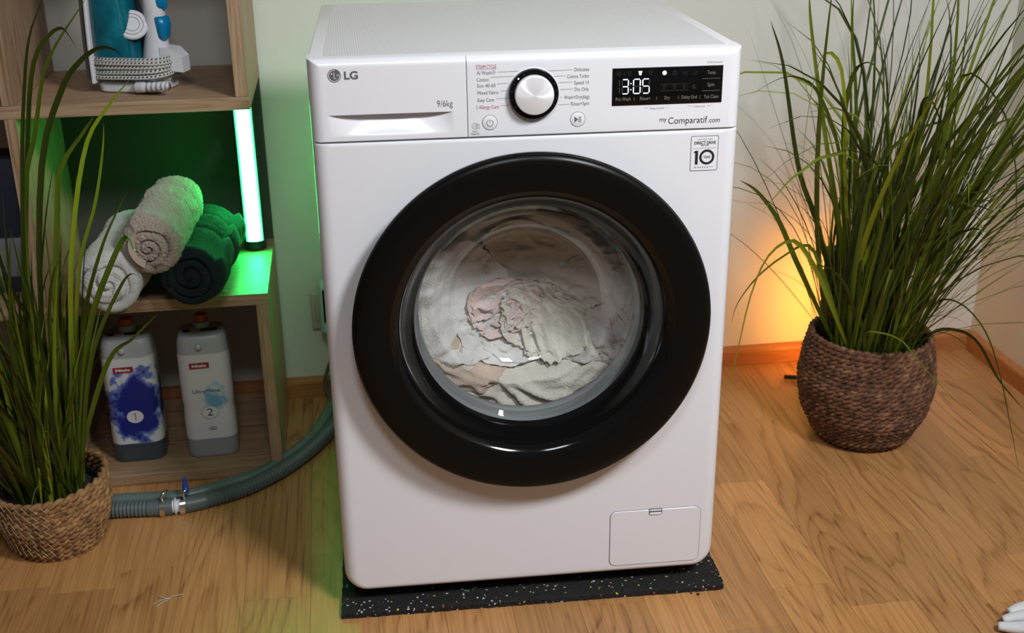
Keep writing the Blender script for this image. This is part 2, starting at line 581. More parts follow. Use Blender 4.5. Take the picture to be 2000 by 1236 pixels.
def outline(ix, ib, it, rb, rt, n=8):
    """closed outline of the lower front, counter-clockwise seen from the front"""
    xr = 0.3 - ix; zb = ZB + ib; zt = ZP - 0.0008 - it
    rb = max(rb - ix, 0.003); rt = max(rt - min(ix, it), 0.001)
    p = []
    for cx, cz, r, a0 in ((xr - rb, zb + rb, rb, -90), (xr - rt, zt - rt, rt, 0), (-xr + rt, zt - rt, rt, 90), (-xr + rb, zb + rb, rb, 180)):
        for i in range(n + 1):
            a = math.radians(a0 + 90 * i / n)
            p.append((cx + r * math.cos(a), cz + r * math.sin(a)))
    # subdivide long sides so that the quads to the round opening stay even
    q = []
    for i in range(len(p)):
        a = p[i]; b = p[(i + 1) % len(p)]
        L = math.hypot(b[0]-a[0], b[1]-a[1])
        m = max(1, int(L / 0.03)) if L > 0.1 else 1
        if L > 0.1:
            m = 24
        for j in range(m):
            q.append((a[0] + (b[0]-a[0])*j/m, a[1] + (b[1]-a[1])*j/m))
    return q

loops = []
RB = 0.020
loops.append((outline(RB+0.004, RB*0.6+0.004, 0.0062, 0.036, 0.006), 0.0))
for i in range(8):
    a = PI / 2 * i / 7
    loops.append((outline(RB*(1-math.sin(a)), RB*0.6*(1-math.sin(a)), 0.0022*(1-math.sin(a)), 0.036, 0.004), RB*(1-math.cos(a))))
loops.append((outline(0, 0, 0, 0.036, 0.004), 0.05))
o0 = loops[0][0]
inner = []
for (x, z) in o0:
    a = math.atan2(z - DC, x)
    inner.append((0.222*math.cos(a), DC + 0.222*math.sin(a)))
rings = [[(p[0], 0.012, p[1]) for p in [(x*0.985, DC+(z-DC)*0.985) for x, z in inner]], [(p[0], 0.0, p[1]) for p in inner]] + [[(p[0], y, p[1]) for p in L] for L, y in loops]
front = loft('front_panel', rings, M['white'], W, cap=False, sharp=50)

def plate(name, x0, x1, z0, z1, rl, rr_, rb, rt, mat, pocket=None, depth=0.05):
    """height-field plate facing -y with rounded sides; pocket(x, z) adds depth"""
    def axis(a, b, ra, rb2, n):
        s = set()
        for r, sgn, org in ((ra, 1, a), (rb2, -1, b)):
            for i in range(9):
                s.add(round(org + sgn * r * (1 - math.cos(PI/2*i/8)), 6))
        for i in range(n + 1):
            s.add(round(a + (b - a) * i / n, 6))
        return sorted(s)
    xs = axis(x0, x1, rl, rr_, 90 if pocket else 12)
    zs = axis(z0, z1, rb, rt, 60 if pocket else 8)
    if pocket:
        zs = sorted(set(zs + [0.7748, 0.7752]))
    def hgt(d, r):
        if d >= r: return 0.0
        return r - math.sqrt(max(0.0, r*r - (r-d)**2))
    vs, fs = [], []
    nx, nz = len(xs), len(zs)
    for z in zs:
        for x in xs:
            y = max(hgt(x-x0, rl), hgt(x1-x, rr_), hgt(z-z0, rb), hgt(z1-z, rt))
            if pocket: y += pocket(x, z)
            vs.append((x, y, z))
    for j in range(nz-1):
        for i in range(nx-1):
            fs.append((j*nx+i, j*nx+i+1, (j+1)*nx+i+1, (j+1)*nx+i))
    border = [i for i in range(nx)] + [j*nx+nx-1 for j in range(1, nz)] + [(nz-1)*nx+i for i in range(nx-2, -1, -1)] + [j*nx for j in range(nz-2, 0, -1)]
    b0 = len(vs)
    for b in border:
        vs.append((vs[b][0], depth, vs[b][2]))
    n = len(border)
    for i in range(n):
        j = (i+1) % n
        fs.append((border[j], border[i], b0+i, b0+j))
    me = bpy.data.meshes.new(name); me.from_pydata(vs, [], fs); me.update()
    bmn = bmesh.new(); bmn.from_mesh(me); bmesh.ops.recalc_face_normals(bmn, faces=bmn.faces); bmn.to_mesh(me); bmn.free()
    me.polygons.foreach_set('use_smooth', [True]*len(me.polygons)); me.set_sharp_from_angle(angle=math.radians(55))
    me.materials.append(mat)
    o = bpy.data.objects.new(name, me); COL.objects.link(o); o.parent = W
    return o

def pocket(x, z):
    xc, hw = -0.191, 0.084
    u = (x - xc) / hw
    if abs(u) >= 1 or z > 0.775 or z < 0.7465: return 0.0
    e = (1 - abs(u) ** 2.6)
    t = (0.775 - z) / (0.775 - 0.7465)
    return 0.017 * e * (1 - t) ** 0.85
drawer = plate('detergent_drawer', -0.3, -0.0866, ZP + 0.0008, ZT, 0.020, 0.0008, 0.0012, 0.011, M['panelwhite'], pocket)
fascia = plate('control_panel', -0.0858, 0.3, ZP + 0.0008, ZT, 0.0008, 0.020, 0.0012, 0.011, M['panelwhite'])
box('seam_backing', -0.297, 0.297, 0.004, 0.006, 0.732, 0.842, M['seam'], W)  # hidden dark sheet backing the panel seams, coloured as their shade
bpy.data.objects['seam_backing'].location = (0, 0.018, 0)
# cabinet
box('side_panel', -0.298, -0.290, 0.045, 0.56, 0.012, 0.838, M['sidewhite'], W, 0.002)
box('side_panel', 0.290, 0.298, 0.045, 0.56, 0.012, 0.838, M['sidewhite'], W, 0.002)
box('back_panel', -0.288, 0.288, 0.552, 0.56, 0.012, 0.836, M['white'], W)
box('base_panel', -0.288, 0.288, 0.052, 0.55, 0.012, 0.02, M['blackmatte'], W)
lid = box('lid', -0.2985, 0.2985, 0.0115, 0.562, 0.8385, ZT + 0.0003, M['panelwhite'], W, 0.002, 3)
box('lid_inlay', -0.279, 0.281, 0.026, 0.548, 0.845, 0.8506, M['lid'], lid, 0.0004, 1)
for sx in (-0.25, 0.25):
    for sy in (0.09, 0.51):
        lathe('foot', [(0.016, 0.012), (0.016, 0.0), (0.021, -0.006), (0.021, -0.0205)], M['blackmatte'], W, 20, 'Z', (sx, sy, 0), cap=True)

# door
door = lathe('porthole_door', [(0.225, 0.0005), (0.243, -0.004), (0.2555, -0.016), (0.2612, -0.031), (0.2608, -0.038), (0.2575, -0.0430), (0.251, -0.0455), (0.236, -0.0462), (0.218, -0.0448), (0.208, -0.0425)], M['blackring'], W, 160, 'Y', (0, 0, DC), sharp=60)
lathe('door_funnel', [(0.208, -0.0425), (0.203, -0.0405), (0.197, -0.0355), (0.1915, -0.027), (0.187, -0.016), (0.183, -0.005), (0.178, 0.003), (0.172, 0.010)], M['black'], door, 160, 'Y', (0, 0, DC), sharp=60)
lathe('door_rim', [(0.2613, -0.0315), (0.2618, -0.0325), (0.2617, -0.0368), (0.2609, -0.0378)], M['black'], door, 160, 'Y', (0, 0, DC))
lathe('glass_flange', [(0.1775, 0.003), (0.1745, -0.001), (0.1705, 0.000), (0.1685, 0.006), (0.166, 0.004), (0.163, 0.010), (0.160, 0.020), (0.1635, 0.022), (0.170, 0.016)], M['glass'], door, 128, 'Y', (0, 0, DC))
lathe('glass_bowl', [(0.165, 0.008), (0.159, 0.020), (0.152, 0.038), (0.144, 0.058), (0.134, 0.078), (0.121, 0.096), (0.108, 0.107), (0.100, 0.1105), (0.085, 0.1135), (0.055, 0.117), (0.02, 0.1185), (0.0001, 0.1187)], M['glass'], door, 128, 'Y', (0, 0, DC), sharp=80)
lathe('door_gasket', [(0.223, 0.013), (0.205, 0.016), (0.192, 0.019), (0.185, 0.026), (0.180, 0.034), (0.172, 0.037), (0.166, 0.041), (0.164, 0.046), (0.170, 0.052), (0.205, 0.056)], M['rubbergrey'], W, 128, 'Y', (0, 0, DC), sharp=70)
lathe('drum', [(0.172, 0.054), (0.178, 0.058), (0.225, 0.070), (0.240, 0.082), (0.243, 0.095), (0.243, 0.40), (0.236, 0.415), (0.06, 0.425), (0.0001, 0.415)], M['steel'], W, 96, 'Y', (0, 0, DC), sharp=60)

# pump filter flap
FX, FZ, FW, FH = 0.2, 0.0712, 0.1475, 0.101
def flap_ring(w, h, r, y, notch):
    return [(FX + p[0], y, FZ + p[1]) for p in rrect(w, h, r)]
gv = [(p[0]+FX, p[1]+FZ) for p in rrect(FW+0.0016, FH+0.0016, 0.0108)]
flap = loft('filter_flap', [flap_ring(FW, FH, 0.010, 0.0, 0), flap_ring(FW, FH, 0.010, -0.0008, 0), flap_ring(FW-0.0012, FH-0.0012, 0.0095, -0.0014, 0)], M['white'], W, sharp=15)
print_obj('flap_gap', [(gv, [tuple(range(len(gv)))])], -0.00015, M['seam'], flap)
lathe_v = None
nb = box_bm(0.1885, 0.2105, -0.0018, 0.004, 0.1125, 0.1232, 0.0006, 1)
bm_obj('flap_notch', nb, M['seam'], flap)
box('flap_tab', 0.1897, 0.2093, -0.0030, 0.002, 0.1125, 0.1168, M['white'], flap, 0.0012, 2)
box('flap_tab', 0.1897, 0.2093, -0.0022, 0.002, 0.1190, 0.1225, M['white'], flap, 0.0008, 2)

# ---- prints on the drawer
YP = -0.00025
T = text_flat
lg = [T('LG', -0.2505, -0.2320, 0.8238, 0.0100, 0.035)]
print_obj('brand_lettering', lg, YP, M['ink'], drawer)
cx, cz, r = -0.2635, 0.8288, 0.0090
disc = [(cx + r*math.cos(2*PI*i/40), cz + r*math.sin(2*PI*i/40)) for i in range(40)]
em = print_obj('round_emblem', [(disc, [tuple(range(40))])], YP, M['ink'], drawer)
emst = [stroke_flat(arc(cx, cz, 0.0074, 80, 370, 36) + [(cx + 0.003, cz + 0.0002)], 0.0008),
        stroke_flat([(cx - 0.0002, cz + 0.0042), (cx - 0.0002, cz - 0.0036), (cx + 0.0026, cz - 0.0036)], 0.0008)]
eye = [(cx - 0.0032 + 0.0010*math.cos(2*PI*i/12), cz + 0.0026 + 0.0010*math.sin(2*PI*i/12)) for i in range(12)]
print_obj('emblem_lines', emst + [(eye, [tuple(range(12))])], YP - 0.0002, M['panelwhite'], drawer)
print_obj('capacity_lettering', [T('9/6kg', -0.1275, -0.1060, 0.7822, 0.0086)], YP, M['ink'], drawer)

# ---- prints on the control panel
def px2x(p): return -0.073 + (p - 930) * 0.000705
rows_l = [('STEAM CYCLE', 930, 969, 0.8322, 'inkred', None, None), ('AI Wash', 931, 959, 0.8240, 'ink', (971, 1012), 0.8272), ('Cotton', 931, 954, 0.8148, 'ink', (958, 1003), 0.8205),
          ('Eco 40-60', 932, 967, 0.8066, 'ink', (970, 993), 0.8112), ('Mixed Fabric', 932, 973, 0.7970, 'ink', (977, 990), 0.8012), ('Easy Care', 932, 964, 0.7870, 'ink', (968, 991), 0.7908),
          ('Allergy Care', 934, 973, 0.7772, 'inkred', (976, 996), 0.7812)]
for s, a, b_, z, mt, ln, lz in rows_l:
    pc = [T(s, px2x(a), px2x(b_), z, 0.0048)]
    if ln: pc.append(stroke_flat([(px2x(ln[0]), lz - 0.0004), (px2x(ln[1]), lz)], 0.00045))
    if s.startswith('STEAM'): pc.append(stroke_flat([(px2x(a), z - 0.0010), (px2x(b_), z - 0.0010)], 0.0004))
    if s.startswith('Allergy'): pc.append(stroke_flat([(px2x(930), z - 0.001), (px2x(930), z + 0.0052)], 0.0006))
    if s == 'AI Wash':
        pc.append(stroke_flat(arc(px2x(963.5), z + 0.0024, 0.0025, -50, 290, 20), 0.0004))
        pc.append(T('AI', px2x(961.8), px2x(965.0), z + 0.0014, 0.0019))
    print_obj('program_lettering', pc, YP, M[mt], fascia)
rows_r = [('Delicates', 1121, 1150, 0.8245, (1069.5, 1117), 0.8265), ('Cotton Turbo', 1107, 1150, 0.8155, (1081, 1104), 0.8188), ('Speed 14', 1121, 1150, 0.8066, (1090, 1117), 0.8098),
          ('Dry Only', 1122, 1150, 0.7975, (1093, 1119), 0.8003), ('Wash+Dry(6kg)', 1101, 1151, 0.7868, (1093, 1097), 0.7897), ('Rinse+Spin', 1115, 1151, 0.7776, (1090, 1112), 0.7795)]
for s, a, b_, z, ln, lz in rows_r:
    print_obj('program_lettering', [T(s, px2x(a), px2x(b_), z, 0.0048), stroke_flat([(px2x(ln[0]), lz - 0.0003), (px2x(ln[1]), lz + 0.0002)], 0.00045)], YP, M['ink'], fascia)

def push_button(cx, cz, icon):
    o = lathe('push_button', [(0.0102, 0.001), (0.0100, -0.0006), (0.0092, -0.0009), (0.0001, -0.0010)], M['panelwhite'], fascia, 40, 'Y', (cx, 0, cz))
    print_obj('button_ring', [stroke_flat(arc(cx, cz, 0.0104, 0, 360, 48)[:-1], 0.0006, True)], YP, M['ink'], fascia)
    print_obj('button_icon', icon, -0.0013, M['ink'], fascia)
push_button(-0.0555, 0.7580, [stroke_flat(arc(-0.0555, 0.7575, 0.0045, 115, 425, 28), 0.0007), stroke_flat([(-0.0555, 0.7580), (-0.0555, 0.7627)], 0.0007)])
pc = (0.0670, 0.7582)
push_button(pc[0], pc[1], [([(pc[0]-0.0048, pc[1]-0.0042), (pc[0]+0.0006, pc[1]), (pc[0]-0.0048, pc[1]+0.0042)], [(0, 1, 2)]), stroke_flat([(pc[0]+0.0018, pc[1]-0.0042), (pc[0]+0.0018, pc[1]+0.0042)], 0.0009), stroke_flat([(pc[0]+0.0040, pc[1]-0.0042), (pc[0]+0.0040, pc[1]+0.0042)], 0.0009)])
ic = (-0.0762, 0.7537)
print_obj('smart_icon', [stroke_flat(arc(ic[0], ic[1], 0.0041, -40, 300, 24), 0.0005), stroke_flat([(ic[0]-0.0018, ic[1]), (ic[0]+0.0004, ic[1]+0.002), (ic[0]+0.0018, ic[1]), (ic[0]+0.0004, ic[1]-0.002)], 0.0004, True),
    stroke_flat([(ic[0]+0.0026, ic[1]-0.0036), (ic[0]+0.0062, ic[1]-0.0036), (ic[0]+0.0062, ic[1]+0.0022), (ic[0]+0.0026, ic[1]+0.0022)], 0.0005, True),
    T('Smart', -0.0800, -0.0722, 0.7452, 0.0024), T('Diagnosis', -0.0820, -0.0700, 0.7418, 0.0024)], YP, M['ink'], fascia)

# dial
KX, KZ = 0.0050, 0.7962
dial = lathe('dial', [(0.0346, 0.001), (0.0346, -0.006), (0.0336, -0.0078), (0.0265, -0.0082)], M['black'], fascia, 72, 'Y', (0, 0, 0))
dial.location = (KX, 0, KZ)
lathe('dial_skirt', [(0.0352, 0.0005), (0.0356, -0.0004), (0.0350, -0.0012), (0.0346, -0.0012)], M['panelwhite'], dial, 72, 'Y')
lathe('dial_cap', [(0.0272, -0.004), (0.0268, -0.0150), (0.0262, -0.0162), (0.0250, -0.0168), (0.0001, -0.0166)], M['knob'], dial, 72, 'Y', sharp=30)
for i, a in enumerate([116, 134, 152, 172, 192, 212, 64, 46, 27, 9, -10, -27]):
    rr0 = 0.00042 if a != 134 else 0.0011
    x = 0.0308*math.cos(math.radians(a)); z = 0.0308*math.sin(math.radians(a))
    d = [(x + rr0*math.cos(2*PI*j/10), z + rr0*math.sin(2*PI*j/10)) for j in range(10)]
    print_obj('dial_light', [(d, [tuple(range(10))])], -0.0085, M['led'] if a == 134 else M['dispink'], dial)

# display
disp = box('display', 0.1145, 0.2705, -0.0008, 0.002, 0.7748, 0.8266, M['black'], fascia, 0.0006, 2)
def D(u, v): return (0.1145 + u*0.156, 0.8266 - v*0.0518)
def DX(cx): return (cx - 122) / 1026
YD = -0.0011
def dtext(name, s, xa, xb, v, cap, mat):
    a = D(DX(xa), v); b_ = D(DX(xb), v)
    return print_obj(name, [T(s, a[0], b_[0], a[1], cap)], YD, mat, disp)
for s, xa, xb, v, in (('Temp.', 1000, 1082, .225), ('Spin', 1007, 1070, .55), ('Tub Clean', 977, 1115, .875), ('Pre Wash', 157, 295, .865), ('Rinse+', 381, 478, .865), ('Dry', 610, 660, .865), ('Delay End', 768, 912, .865)):
    dtext('display_lettering', s, xa, xb, v, 0.0047, M['dispink'])
ln = []
for v in (.343, .667):
    ln.append(stroke_flat([D(DX(955), v), D(DX(1122), v)], 0.00045))
for x in (327, 534, 739, 941):
    ln.append(stroke_flat([D(DX(x), .78), D(DX(x), .875)], 0.00045))
for q in ln: print_obj('display_line', [q], YD, M['dispink'], disp)
# clock digits 3:05
def seg7(xa, xb, segs):
    a = D(DX(xa), .30); b_ = D(DX(xb), .68)
    x0, z1 = a; x1, z0 = b_; zm = (z0+z1)/2; t = 0.0012; e = 0.0010
    sh = 0.0
    S = {'a': [(x0+e, z1), (x1-e, z1)], 'g': [(x0+e, zm), (x1-e, zm)], 'd': [(x0+e, z0), (x1-e, z0)], 'f': [(x0, zm+e), (x0, z1-e)], 'b': [(x1, zm+e), (x1, z1-e)], 'e': [(x0, z0+e), (x0, zm-e)], 'c': [(x1, z0+e), (x1, zm-e)]}
    return [stroke_flat(S[k], t) for k in segs]
for nm, xa, xb, sg in (('3', 214, 270, 'abgcd'), ('0', 318, 380, 'abcdef'), ('5', 403, 464, 'afgcd')):
    print_obj('clock_digit', seg7(xa, xb, sg), YD, M['led'], disp)
    rest = [k for k in 'abcdefg' if k not in sg]
    if rest: print_obj('unlit_segment', seg7(xa, xb, rest), YD, M['dispdim'], disp)
print_obj('unlit_segment', seg7(130, 188, 'bc'), YD, M['dispdim'], disp)
dots = []
for v in (.41, .575):
    c = D(DX(294), v)
    dots.append(([(c[0]+0.0008*math.cos(2*PI*j/10), c[1]+0.0008*math.sin(2*PI*j/10)) for j in range(10)], [tuple(range(10))]))
print_obj('clock_colon', dots, YD, M['led'], disp)
def shirt(c, s):
    P = [(-.9, .7), (-.35, 1), (0, .7), (.35, 1), (.9, .7), (.7, .2), (.5, .35), (.5, -.9), (-.5, -.9), (-.5, .35), (-.7, .2)]
    return [(c[0]+x*s, c[1]+y*s) for x, y in P]
icd = []
for x in (278, 473): icd.append(stroke_flat(shirt(D(DX(x), .14), 0.0028), 0.0004, True))
h = D(DX(183), .14); icd.append(stroke_flat(arc(h[0], h[1], 0.0028, -60, 280, 20), 0.0004)); icd.append(T('AI', h[0]-0.0012, h[0]+0.0012, h[1]-0.0010, 0.002))
icd.append(stroke_flat([D(DX(228), .09), D(DX(228), .19)], 0.0004))
c = D(DX(697), .17); icd.append(stroke_flat(arc(c[0], c[1], 0.0028, 0, 340, 20), 0.0004)); icd.append(stroke_flat([(c[0], c[1]+0.002), c, (c[0]+0.0014, c[1]-0.0006)], 0.0004))
c = D(DX(792), .17); icd.append(stroke_flat([(c[0]-.0028, c[1]+.0022), (c[0]-.002, c[1]-.0022), (c[0]+.002, c[1]-.0022), (c[0]+.0028, c[1]+.0022)], 0.0004)); icd.append(stroke_flat([(c[0], c[1]-.001), (c[0], c[1]+.002)], .0004))
c = D(DX(886), .17); icd.append(stroke_flat([(c[0]-.003, c[1]-.001), (c[0]-.002, c[1]-.0022), (c[0]+.002, c[1]-.0022), (c[0]+.003, c[1]+.0004), (c[0]-.001, c[1]+.0004)], 0.0004)); icd.append(stroke_flat([(c[0]+.001, c[1]+.0004), (c[0]+.002, c[1]+.0022)], .0004))
a = D(DX(572), .46); b_ = D(DX(823), .63)
icd.append(stroke_flat([(a[0], b_[1]), (b_[0], b_[1]), (b_[0], a[1]), (a[0], a[1])], 0.00045, True))
for x in (605, 697, 790): icd.append(stroke_flat(shirt(D(DX(x), .545), 0.0024), 0.0004, True))
c = D(DX(884), .55); icd.append(stroke_flat(arc(c[0], c[1], 0.0026, 60, 360, 18), 0.0005)); icd.append(stroke_flat(arc(c[0], c[1], 0.0012, 60, 330, 12), 0.0005))
for q in icd: print_obj('display_icon', [q], YD, M['dispdim'], disp)
sh = shirt(D(DX(378), .14), 0.0030)
c = D(DX(602), .155)
face = [(c[0]+.0029*math.cos(2*PI*j/20), c[1]+.0029*math.sin(2*PI*j/20)) for j in range(20)]
print_obj('lit_icon', [(sh, [tuple(range(len(sh)))])], YD, M['led'], disp)
lf = print_obj('lit_icon', [(face, [tuple(range(20))])], YD, M['led'], disp)
print_obj('icon_marks', [stroke_flat(arc(c[0], c[1], 0.0016, 200, 300, 8), 0.0006), stroke_flat([(c[0]-.0008, c[1]+.0012), (c[0]+.0004, c[1]+.0010)], .0006)], YD - 0.0002, M['black'], disp)

print_obj('hint_lettering', [T('*Hold 3 seconds', 0.2472, 0.2690, 0.8300, 0.0026)], YP, M['inklight'], fascia)
print_obj('hint_lettering', [T('*Beep On/Off', 0.1680, 0.1885, 0.7682, 0.0026), stroke_flat([(0.1605, 0.7718), (0.1625, 0.7702), (0.1660, 0.7702)], .0004), stroke_flat([(0.1950, 0.7718), (0.1935, 0.7702), (0.1905, 0.7702)], .0004)], YP, M['inklight'], fascia)
print_obj('hint_lettering', [T('*Child Lock', 0.2310, 0.2475, 0.7690, 0.0026), stroke_flat([(0.2225, 0.7726), (0.2245, 0.7710), (0.2290, 0.7710)], .0004), stroke_flat([(0.2570, 0.7726), (0.2550, 0.7710), (0.2500, 0.7710)], .0004)], YP, M['inklight'], fascia)
print_obj('website_lettering', [T('my', 0.1830, 0.1932, 0.7505, 0.0062), T('Comparatif', 0.1954, 0.2516, 0.7468, 0.0090), T('.com', 0.2526, 0.2695, 0.7468, 0.0070)], YP, M['inkblack'], fascia)

# warranty badge
bx0, bx1, bz0, bz1 = 0.2295, 0.2695, 0.6772, 0.7280
def B(u, v): return (bx0 + u*(bx1-bx0), bz1 - v*(bz1-bz0))
out_ = [((bx0+bx1)/2+p[0], (bz0+bz1)/2+p[1]) for p in rrect(bx1-bx0, bz1-bz0, 0.0022)]
badge = print_obj('warranty_sticker', [(out_, [tuple(range(len(out_)))])], -0.00018, M['panelwhite'], front)
def bt(s, u0, u1, v, cap, bold=0.0):
    a = B(u0, v); e = B(u1, v)
    return T(s, a[0], e[0], a[1], cap, bold)
c0 = B(.60, .61)
pcs = [stroke_flat([((bx0+bx1)/2+p[0], (bz0+bz1)/2+p[1]) for p in rrect(bx1-bx0-0.0008, bz1-bz0-0.0008, 0.0018)], 0.0007, True),
       bt('I N V E R T E R', .25, .78, .125, .0021), bt('DIRECT DRIVE', .12, .90, .24, .0040, .03), bt('MOTOR', .38, .66, .295, .0022, .02),
       stroke_flat([B(.08, .355), B(.92, .355)], 0.0004), stroke_flat([B(.225, .42), B(.225, .815)], 0.0042), stroke_flat([B(.13, .475), B(.20, .435)], 0.0022),
       stroke_flat(arc(c0[0], c0[1], 0.0093, 0, 360, 48)[:-1], 0.0035, True), bt('YEAR', .465, .735, .645, .0035, .02), bt('W A R R A N T Y', .14, .84, .925, .0025)]
print_obj('warranty_lettering', pcs, -0.00035, M['inkblack'], front)

# ------------------------------------------------------------------ laundry in the drum (washing machine frame -> room)
def w2r(p):
    a = math.radians(-2.0)
    return Vector((p[0]*math.cos(a) - p[1]*math.sin(a), p[0]*math.sin(a) + p[1]*math.cos(a), p[2] + 0.03))

def cloth_mat(name, col, var=0.12):
    m, nt, b = new_mat(name)
    b.inputs['Roughness'].default_value = 0.9
    b.inputs['Sheen Weight'].default_value = 0.2
    geo = N(nt, 'ShaderNodeNewGeometry')
    nz = N(nt, 'ShaderNodeTexNoise'); nz.inputs['Scale'].default_value = 22; nz.inputs['Detail'].default_value = 5
    nt.links.new(geo.outputs['Position'], nz.inputs['Vector'])
    c = Vector(col)
    cr = ramp(nt, [(0.3, tuple(c*(1-var))), (0.7, tuple(min(1, q) for q in c*(1+var)))])
    nt.links.new(nz.outputs['Fac'], cr.inputs[0]); nt.links.new(cr.outputs[0], b.inputs['Base Color'])
    n2 = N(nt, 'ShaderNodeTexNoise'); n2.inputs['Scale'].default_value = 130; n2.inputs['Detail'].default_value = 4; n2.inputs['Distortion'].default_value = 1.5
    nt.links.new(geo.outputs['Position'], n2.inputs['Vector'])
    bp = N(nt, 'ShaderNodeBump'); bp.inputs['Strength'].default_value = 0.5; bp.inputs['Distance'].default_value = 0.004
    nt.links.new(n2.outputs['Fac'], bp.inputs['Height']); nt.links.new(bp.outputs['Normal'], b.inputs['Normal'])
    return m

BOWL = [(0.165, 0.008), (0.159, 0.020), (0.152, 0.038), (0.144, 0.058), (0.134, 0.078), (0.121, 0.096), (0.108, 0.107), (0.085, 0.1135), (0.055, 0.117), (0.0, 0.1187)]
def bowl_y(r):
    for (r1, y1), (r0, y0) in zip(BOWL[:-1], BOWL[1:]):
        if r0 <= r <= r1:
            return y0 + (y1-y0)*(r-r0)/max(1e-6, r1-r0)
    return 0.045

def garment(name, c, rad, rot, seed, mat, label, amp=0.012, freq=16.0, layer=0.0, cat='clothing'):
    """a wad of crumpled cloth: an ellipsoid folded by ridged, direction-stretched noise"""
    bm = bmesh.new()
    bmesh.ops.create_icosphere(bm, subdivisions=6, radius=1.0)
    off = Vector((seed*3.17, seed*1.31, seed*7.7))
    rm = Matrix.Rotation(math.radians(rot), 3, 'Y')
    for v in bm.verts:
        n = v.co.copy()
        p = Vector((n.x*rad[0], n.y*rad[1], n.z*rad[2]))
        w = p + Vector(mnoise.noise_vector(p*9 + off))*0.045
        q = Vector((w.x*freq*0.7, w.y*freq*1.2, w.z*freq*1.7))
        ca, sa = math.cos(seed*1.9), math.sin(seed*1.9)
        q = Vector((q.x*ca - q.z*sa, q.y, q.x*sa + q.z*ca))
        f = 1 - abs(mnoise.noise(q + off))*2.0
        f2 = 1 - abs(mnoise.noise(q*2.3 + off*2))*2.0
        low = mnoise.noise(p*11 + off)
        d = amp*(f*1.0 + f2*0.5) + 0.022*low
        p = p + n*d
        p = rm @ p
        x, y, z = p.x + c[0], p.y + c[1], p.z + c[2]
        # pressed against the door glass and the drum
        r = math.hypot(x, z - DC)
        lim = max(bowl_y(r), 0.062) + 0.003 + layer + 0.016*max(0.0, min(1.0, 0.5-0.5*f)) + 0.005*max(0.0, min(1.0, 0.5-0.5*f2))
        if y < lim: y = lim + (lim - y)*0.04
        R2 = 0.235
        if r > R2:
            x *= R2/r; z = DC + (z-DC)*R2/r
        y = min(y, 0.40)
        v.co = w2r((x, y, z))
    o = bm_obj(name, bm, mat, None, smooth=True)
    ctr = sum((v.co for v in o.data.vertices), Vector())/len(o.data.vertices)
    o.data.transform(Matrix.Translation(-ctr)); o.location = ctr
    tag(o, label, cat, 'laundry tumbling in the drum')
    return o
CM = {k: cloth_mat('laundry_'+k, v) for k, v in dict(white=(0.60, 0.58, 0.55), cream=(0.58, 0.535, 0.455), pink=(0.60, 0.47, 0.44), beige=(0.52, 0.46, 0.40), grey=(0.60, 0.59, 0.57), rust=(0.50, 0.38, 0.30), mauve=(0.50, 0.445, 0.42)).items()}
garment('towel', (0.0, 0.285, 0.455), (0.215, 0.06, 0.20), 0, 9, CM['grey'], 'pale towel at the back of the drum behind the other laundry', 0.012, 14, 0.02)
garment('sheet', (0.01, 0.175, 0.570), (0.165, 0.070, 0.085), -8, 7, CM['grey'], 'grey-white sheet bunched at the top of the drum', 0.012, 14, 0.016)
garment('shirt', (-0.110, 0.115, 0.450), (0.085, 0.060, 0.110), -25, 1, CM['white'], 'off-white crumpled shirt pressed to the left of the door glass', 0.010, 14, 0.004)
garment('shirt', (0.060, 0.135, 0.500), (0.120, 0.050, 0.070), 14, 4, CM['beige'], 'light beige crumpled shirt above the cream blouse', 0.013, 20, 0.008)
garment('shirt', (0.135, 0.120, 0.430), (0.070, 0.060, 0.110), 18, 5, CM['mauve'], 'greyish beige shirt pressed to the right of the door glass', 0.013, 22, 0.011)
garment('pillowcase', (0.0, 0.115, 0.330), (0.165, 0.060, 0.070), 4, 6, CM['cream'], 'off-white pillowcase bunched along the bottom of the door glass', 0.013, 20, 0.012)
garment('cloth', (-0.105, 0.105, 0.365), (0.075, 0.040, 0.040), 38, 8, CM['rust'], 'light brown cloth strip at the lower left of the laundry', 0.010, 22, 0.008)
garment('sock', (-0.035, 0.115, 0.375), (0.062, 0.036, 0.034), 20, 10, CM['white'], 'white folded sock just under the pink cloth', 0.009, 24, 0.004)
garment('cloth', (-0.030, 0.122, 0.432), (0.048, 0.034, 0.040), -30, 2, CM['pink'], 'small pale pink crumpled cloth in the middle of the laundry', 0.009, 34, 0.001)
garment('blouse', (0.045, 0.122, 0.412), (0.064, 0.042, 0.052), 25, 17, CM['cream'], 'cream crumpled blouse right of the pink cloth', 0.012, 34, 0)

# ------------------------------------------------------------------ shelf unit
SX0, SX1 = -1.20, -0.412
SY0, SY1 = 0.483, 0.813
S = empty('shelf_unit', ((SX0+SX1)/2, (SY0+SY1)/2, 0))
tag(S, 'open oak cube shelf unit against the wall left of the washing machine', 'shelf')
def sp(name, x0, x1, z0, z1, mat, y0=SY0, y1=SY1):
    o = box(name, x0, x1, y0, y1, z0, z1, mat, S, 0.0008, 1)
    o.data.transform(Matrix.Translation((-S.location.x, -S.location.y, 0)))
    return o
PT = 0.0225
sp('base_board', SX0, SX1, 0.001, 0.0225, M['lam_x'])
sp('shelf_board', SX0, SX1, 0.356, 0.378, M['lam_x'])
sp('shelf_board', SX0, SX1, 0.7185, 0.7405, M['lam_x'])
sp('top_board', SX0, SX1, 1.081, 1.103, M['lam_x'])
sp('side_board', SX1-0.0235, SX1-0.0006, 0.0228, 0.3557, M['lam_z'], SY0+0.0005)
sp('side_board', SX1-0.0235, SX1-0.0006, 0.7408, 1.0807, M['lam_z'], SY0+0.0005)
